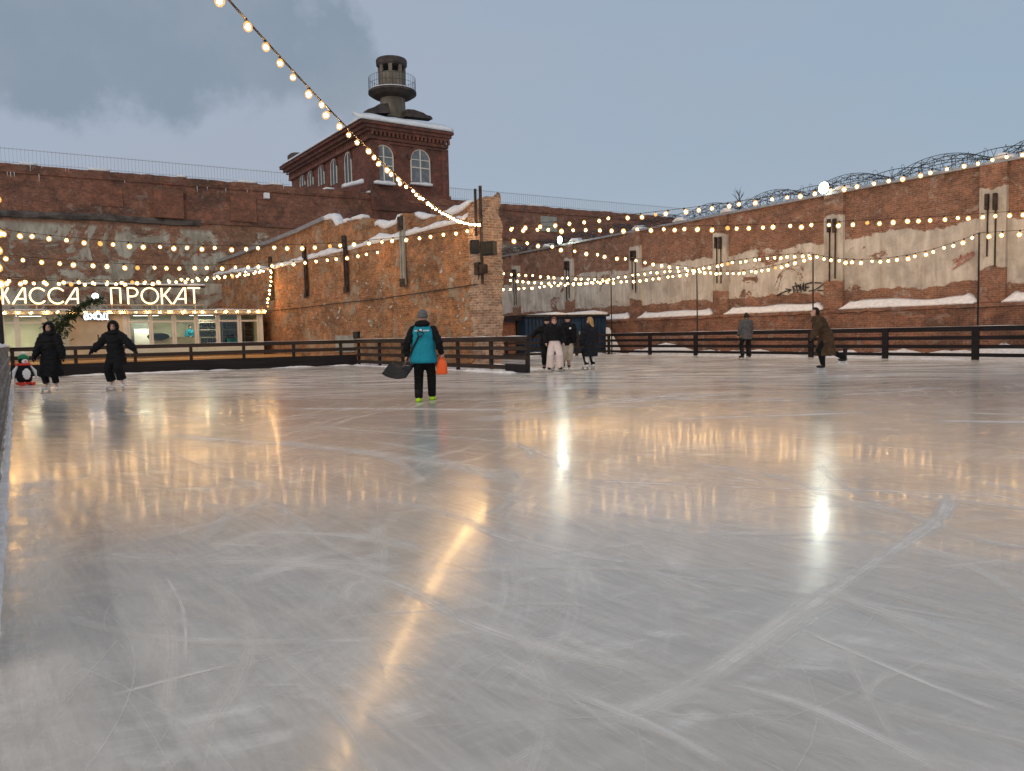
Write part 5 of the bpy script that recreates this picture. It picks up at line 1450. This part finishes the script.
        if len(jacket) <= 6:
            for i in range(2):
                cuff = elb[i] + (hd[i] - elb[i]) * .97
                ball_tube(mb, [shl[i], (shl[i] + elb[i]) / 2, elb[i], (elb[i] + cuff) / 2, cuff], [.07 + p_ * .9, .066 + p_, .058 + p_, .055 + p_, .042 + p_ * .8], 10)
        for v in mb.bm.verts:
            v.co += Vector((1, 1, .3)) * .008 * noise.noise(v.co * 9 + Vector((pos[0], 0, 0)))
        o = mb.build('coat' if hem < .62 else 'jacket', mat, root); bake(o, .016, 2)
        for v in o.data.vertices:
            v.co += v.normal * (.024 * noise.fractal(Vector((v.co.x * 9, v.co.y * 9, v.co.z * 13)) + Vector((pos[0], pos[1], 0)), .8, 2, 3))
    # boots and skates
    for i in range(2):
        fd = Vector((math.sin(footdir[i]), math.cos(footdir[i]), 0)); a = ank[i]; z = Vector((0, 0, 1))
        mb = MB(); sh_h = .27 if skates else .12
        mb.tube([a - z * .04, a + z * .05, a + z * sh_h], [.052, .05, .062], 10)
        mb.ell(a + fd * .07 - z * .055, .048, .135, .045, 12, 8, Matrix.Rotation(-footdir[i], 3, 'Z')); mb.ell(a - z * .04, .05, .055, .055, 10, 6)
        bt = mb.build('boot', boots if not isinstance(boots, tuple) else boots[0], root); bake(bt, .012, 1)
        if isinstance(boots, tuple):
            mb = MB(); mb.ell(a + fd * .05 - z * .06, .062, .165, .05, 12, 6, Matrix.Rotation(-footdir[i], 3, 'Z')); mb.build('overshoe', boots[1], bt, smooth=True)
        if skates:
            n_ = fd.cross(z); q = a + fd * .05 - z * .095
            mb = MB()
            for s0, s1, h0, h1, wd in ((-.15, .17, -.085, -.055, .003), (-.11, -.06, -.056, .01, .006), (.08, .13, -.056, .01, .006)):
                vs = [mb.v(q + fd * s + n_ * w_ + z * h) for h in (h0, h1) for w_ in (-wd, wd) for s in (s0, s1)]
                for f in ((0, 2, 3, 1), (4, 5, 7, 6), (0, 1, 5, 4), (2, 6, 7, 3), (0, 4, 6, 2), (1, 3, 7, 5)): mb._f([vs[j] for j in f])
            mb.build('skate_blade', 'blade', bt)
    # headwear or hair
    if head == 'hood':
        fdv = Vector((0, .96, -.12)).normalized()
        o = shell(HC + hr @ Vector((0, -.012, .0)), .118 * k, .132 * k, .15 * k, lambda d: d.dot(fdv) < .70 and d.z > -.93, hr).build('hood', headmat, root, smooth=True); solid(o, .022)
        mb = MB(); mb.rings([ring(NK - tdir * .05, .15, .13), ring(NK + tdir * .0, .135, .12), ring(NK + tdir * .035, .11, .105)], cap=False); solid(mb.build('hood_collar', headmat, root, smooth=True), .02)
    elif head in ('beanie', 'cap'):
        o = shell(HC + hr @ Vector((0, -.005, .012)), .085 * k, .105 * k, .122 * k, lambda d: d.z > (.08 if d.y > 0 else -.18), hr).build('knit_hat', headmat, root, smooth=True); solid(o, .014)
    elif head in ('short', 'long', 'bun'):
        o = shell(HC + hr @ Vector((0, -.012, .012)), .083 * k, .1 * k, .12 * k, lambda d: not (d.y > .2 and d.z < .5) and d.z > (-.45 if head != 'long' else -.9), hr).build('hair', headmat, root, smooth=True); solid(o, .016)
        if head == 'long':
            mb = MB()
            mb.rings([[HC + hr @ (Vector((a * math.cos(2 * PI * i / 14), -.055 + b * math.sin(2 * PI * i / 14) + oy, z)) * k) for i in range(14)] for a, b, oy, z in ((.06, .05, 0, .09), (.1, .07, -.005, .02), (.112, .065, -.02, -.08), (.12, .06, -.045, -.18), (.105, .045, -.055, -.28), (.05, .02, -.05, -.36))])
            for v in mb.bm.verts: v.co += Vector((1, .6, .6)) * .014 * noise.noise(v.co * 22)
            mb.build('long_hair', headmat, root, smooth=True)
        if head == 'bun': MB().ell(HC + hr @ Vector((0, -.08, .09)), .05, .05, .045, 10, 8).build('hair_bun', headmat, root, smooth=True)
    root['_'] = 0; del root['_']
    return root, dict(P=P, SH=SH, NK=NK, HC=HC, hd=hd, elb=elb, CH=CH, tdir=tdir, kn=kn, ank=ank, hdir=hdir)

def gp2(px, py): p = G(px, py); return (p.x, p.y)
FACE = PI
# left pair
r1, j1 = person(gp2(53, 393), FACE + .05, 'skater in long black hooded coat with white skates standing beside the penguin', 1.66, feet=((-.12, .03), (.12, .0)), hands=((-.36, .10, .82), (.30, .16, .92)),
       jacket=('blackpuff', .42, .036, .30, .25), trousers=('blackcloth', .11, .085, .08, .22), boots='whiteboot', head='hood', glove='blackcloth', headyaw=.05, footdir=(-.5, .35))
r2, j2 = person(gp2(118, 391), FACE - .08, 'skater in black hooded jacket and baggy trousers balancing with arms spread', 1.66, lean=.08, feet=((-.20, .08), (.15, -.04)), lift=(.02, 0), hands=((-.60, .12, 1.00), (.60, .10, .98)),
       jacket=('blackpuff', .66, .04, .25, .21), trousers=('blackcloth', .13, .115, .115, .27), boots='whiteboot', head='hood', glove='blackcloth', headyaw=.25, headpitch=-.1, footdir=(-.4, .35),
       elbow=(Vector((-.2, -1, -.5)), Vector((.2, -1, -.5))))
# attendant with shovel and jug
rv, jv = person(gp2(425, 401.5), -.03, 'rink attendant in teal vest and grey knit hat seen from behind', 1.70, feet=((-.11, -.02), (.09, .34)), lift=(0, .0), hands=((-.30, -.07, .86), (.33, .02, .89)), curl=(1.7, 1.7), palm=((0, 1, 0), (-1, 0, 0)),
       jacket=('blackcloth', .78, .012, .22, .17), trousers=('blackcloth', .11, .09, .075), boots=('blackboot', 'lime'), skates=False, head='beanie', headmat='beanie', pelv=.885, elbow=(Vector((-.35, -1, 0)), Vector((.35, -1, 0))), face=False)
mb = MB(); P, SH, CH, NK, td = jv['P'], jv['SH'], jv['CH'], jv['NK'], jv['tdir']
def el(c, rx, ry, n=28): return [c + Vector((rx * math.cos(2 * PI * i / n), ry * math.sin(2 * PI * i / n), 0)) for i in range(n)]
mb.rings([el(P - td * .16, .255, .2), el(P - td * .1, .25, .195), el(P + td * .1, .225, .18), el(CH - td * .06, .228, .182), el(SH - td * .05, .212, .165), el(SH + td * .02, .17, .135), el(NK - td * .01, .105, .105)])
for v in mb.bm.verts: v.co += Vector((1, 1, .3)) * .012 * noise.noise(v.co * 7)
vo = mb.build('vest', 'teal', rv, smooth=True)
mb = MB()
vy = lambda x: -.165 - .012
bz = SH.z - .045
for (xa, xb, za, zb) in [(-.13 + .021 * i, -.13 + .021 * i + .013, bz - .012, bz + .012) for i in range(4)] + [(.035 + .021 * i, .035 + .021 * i + .013, bz - .010, bz + .014) for i in range(5)]:
    xm_ = (xa + xb) / 2; yb_ = -.172 * math.sqrt(max(.1, 1 - (xm_ / .225) ** 2))
    mb.box(xa, xb, yb_ - .016, yb_ + .02, za, zb)
mb.ell((-.018, -.176, bz + .006), .028, .014, .03, 10, 6)
mb.build('back_print', 'print', vo)
mb = MB(); mb.ell(NK + Vector((0, -.07, -.0)), .145, .09, .075, 14, 8); mb.ell(NK + Vector((0, .0, .02)), .115, .105, .06, 14, 8); o = mb.build('lowered_hood', 'blackcloth', rv); bake(o, .015, 2)
W_ = rv.matrix_world
hl = jv['hd'][0] + jv['hdir'][0] * .075 + Vector((0, .022, 0)); grip = Vector((-.0, -.245, 1.285)); hl = Vector((jv['hd'][0].x + .005, jv['hd'][0].y - .035 + .03, jv['hd'][0].z - .075))
sv = empty('snow_shovel', W_.copy(), 'black snow shovel carried behind the attendant with D grip', 'shovel')
dsh = (hl - grip).normalized(); tip = hl + dsh * .20
MB().tube([grip + dsh * .1, hl + dsh * .02], .016, 8).build('shaft', 'black', sv)
MB().tube([hl + dsh * .02, tip + dsh * .05], .0165, 8).build('lower_shaft', 'greywood', sv)
n_ = dsh.cross(Vector((0, 1, 0))).normalized()
MB().tube([grip + dsh * .1, grip + dsh * .07 + n_ * .04, grip + n_ * .06, grip - n_ * .06, grip + dsh * .07 - n_ * .04, grip + dsh * .1], .013, 8).build('grip', 'black', sv)
mb = MB(); bx_ = Vector((1, 0, -.18)).normalized(); bd_ = Vector((-.30, -.62, -.42)).normalized()
rows = []
for i in range(9):
    u_ = (i - 4) / 4 * .225; rows.append([tip + bx_ * u_ + bd_ * f_ + Vector((0, 0, .05 * (abs(u_) / .225) ** 2 + .03 * (1 - f_ / .34) )) for f_ in (-.03, .08, .2, .33)])
gq = [[mb.v(p) for p in r_] for r_ in rows]
for a, b in zip(gq, gq[1:]):
    for i in range(3): mb._f([a[i], a[i + 1], b[i + 1], b[i]])
solid(mb.build('blade', 'black', sv, smooth=True), .012)
hr_ = jv['hd'][1] + jv['hdir'][1] * .085
jg = empty('plastic_jug', W_ @ Matrix.Translation(hr_ + Vector((-.02, .0, .0))), 'orange plastic jug hanging from the attendant right hand', 'jug')
mb = MB(); rs = []
for hw, hy, z in ((.02, .02, -.03), (.06, .045, -.06), (.095, .06, -.12), (.1, .065, -.2), (.105, .065, -.30), (.095, .06, -.325)):
    rs.append([Vector((hw * (abs(math.cos(a)) ** .6) * (1 if math.cos(a) > 0 else -1), hy * (abs(math.sin(a)) ** .6) * (1 if math.sin(a) > 0 else -1), z)) for a in [2 * PI * i / 24 for i in range(24)]])
mb.rings(rs[::-1]); mb.build('body', 'orange', jg, smooth=True)
MB().tube([(-.065, 0, -.08), (-.06, 0, -.01), (-.02, 0, .018), (.03, 0, .015), (.05, 0, -.03), (.05, 0, -.06)], .012, 8).build('handle', 'orange', jg, smooth=True)
MB().lathe([(.022, -.035), (.022, .0), (.0, .0)], (-.075, 0, -.05), 10).build('cap', 'orange', jg)
# far group by the navy container
person(gp2(547.5, 371), FACE + .1, 'dark dressed skater reaching one arm out to the fence end', 1.64, lean=.05, feet=((-.13, .0), (.12, .12)), hands=((-.12, .25, 1.0), (.50, .12, 1.12)), jacket=('blackcloth', .74, .035, .22, .18), trousers=('blackcloth', .11, .085, .08, .12), boots='blackboot', head='cap', headmat='blackcloth', headyaw=-.3, glove='blackcloth', footdir=(-.4, .3))
person(gp2(555, 372), FACE, 'skater in wide pale pink trousers and short black jacket', 1.62, feet=((-.15, .02), (.15, .02)), hands=((-.27, .12, .93), (.27, .12, .93)), jacket=('blackcloth', .98, .04, .215, .175), trousers=('pinkcloth', .115, .112, .13), boots='blackboot', head='short', headmat='redhair', headyaw=.1, footdir=(-.35, .35))
rp_, jp = person(gp2(568.5, 369.8), FACE - .15, 'skater in black knit hat with pale badge on jacket and beige trousers', 1.70, lean=.06, feet=((-.02, .05), (.16, -.02)), hands=((-.22, .22, .92), (.22, .22, .95)), jacket=('blackcloth', .80, .04, .23, .185), trousers=('beigecloth', .12, .10, .10, .42), boots='blackboot', head='beanie', headmat='blackcloth', headyaw=-.1, glove='blackcloth', footdir=(-.2, .3))
MB().ell(jp['CH'] + Vector((-.09, .165, .03)), .035, .012, .035, 12, 6).build('badge', 'print', rp_)
person(gp2(590.5, 369.5), R(32), 'blonde long haired woman in knee length dark coat and white skates', 1.62, feet=((-.15, .0), (.15, .04)), hands=((-.30, .08, .86), (.30, .08, .86)), jacket=('navycloth', .44, .045, .27, .22), trousers=('blackcloth', .10, .08, .075), boots='whiteboot', head='long', headmat='blonde', headyaw=.6, footdir=(-.3, .3), glove='blackcloth')
person(gp2(746.5, 359.8), .15, 'lone skater in grey jacket standing at the right fence seen from behind', 1.76, feet=((-.16, .0), (.16, .06)), hands=((-.24, .2, .98), (.26, .15, .95)), jacket=('greycloth', .82, .03, .21, .17), trousers=('blackcloth', .105, .085, .08), boots='blackboot', head='short', headmat='darkhair', face=False, footdir=(-.5, .4))
person(gp2(826, 371), R(90), 'skater in long brown coat gliding left with one leg trailing', 1.78, lean=.50, pelv=.87, feet=((-.06, .10), (.08, -.56)), lift=(.0, .17), hands=((-.30, .52, .92), (.26, -.10, .86)), jacket=('browncloth', .43, .045, .23, .30, (0, .03, 0)), trousers=('blackcloth', .105, .08, .065), boots='blackboot', head='short', headmat='darkhair', headpitch=.15, glove='blackcloth', footdir=(0, .1))
# person at the rental counter
kp = KF.w(kx(190, 1.9), 1.9, 0)
person((kp.x, kp.y), FACE + .9, 'worker in teal jacket and dark hair behind the third rental window', 1.66, feet=((-.1, 0), (.1, 0)), hands=((-.22, .3, 1.0), (.2, .28, 1.02)), jacket=('teal', .82, .03, .22, .17), trousers=('blackcloth', .1, .08, .075), boots='blackboot', skates=False, head='bun', headmat='darkhair', pz=KZ0)

# penguin skating aid
pg_ = gp2(25, 385.5)
pn = empty('penguin_skating_aid', rz(pg_[0], pg_[1], PI + .9), 'plastic penguin skating aid with green hat and red scarf on red runners', 'skating aid')
mb = MB(); mb.lathe([(.12, .08), (.19, .14), (.22, .3), (.2, .48), (.15, .6), (.12, .66)], n=20); mb.build('body', 'blackcloth', pn, smooth=True)
MB().ell((0, .085, .34), .15, .15, .24, 16, 10).build('belly', 'whiteplastic', pn, smooth=True)
hd_ = MB().ell((0, 0, .74), .135, .14, .13, 16, 10).build('head', 'blackcloth', pn, smooth=True)
MB().ell((0, .1, .72), .09, .06, .08, 12, 8).build('face_patch', 'whiteplastic', hd_, smooth=True)
MB().tube([(0, .13, .73), (0, .24, .71)], [.035, .006], 8).build('beak', 'orange', hd_)
h2 = MB().lathe([(.14, .79), (.145, .85), (.11, .9), (.05, .93)], n=18).build('hat', 'green', pn, smooth=True)
MB().ell((0, 0, .96), .06, .06, .055, 12, 8).build('pompom', 'whiteplastic', h2, smooth=True)
mb = MB(); mb.tube([(.15 * math.cos(2 * PI * i / 16), .15 * math.sin(2 * PI * i / 16), .635) for i in range(17)], .035, 8); mb.box(.09, .16, -.17, -.13, .35, .63); mb.build('scarf', 'red', pn, smooth=False)
for s_ in (-1, 1):
    MB().tube([(s_ * .17, 0, .58), (s_ * .28, .02, .42), (s_ * .31, .04, .22)], [.03, .055, .02], 10).build('flipper', 'whiteplastic', pn, smooth=True)
    MB().tube([(s_ * .13, -.25, .06), (s_ * .13, .15, .03), (s_ * .13, .32, .04), (s_ * .13, .38, .1)], .035, 8).build('runner', 'red', pn)
MB().box(-.14, .14, -.18, .2, .05, .1).build('base_plate', 'red', pn)
MB().tube([(-.16, -.08, .6), (-.17, -.2, .66), (.17, -.2, .66), (.16, -.08, .6)], .016, 6).build('handle', 'red', pn)
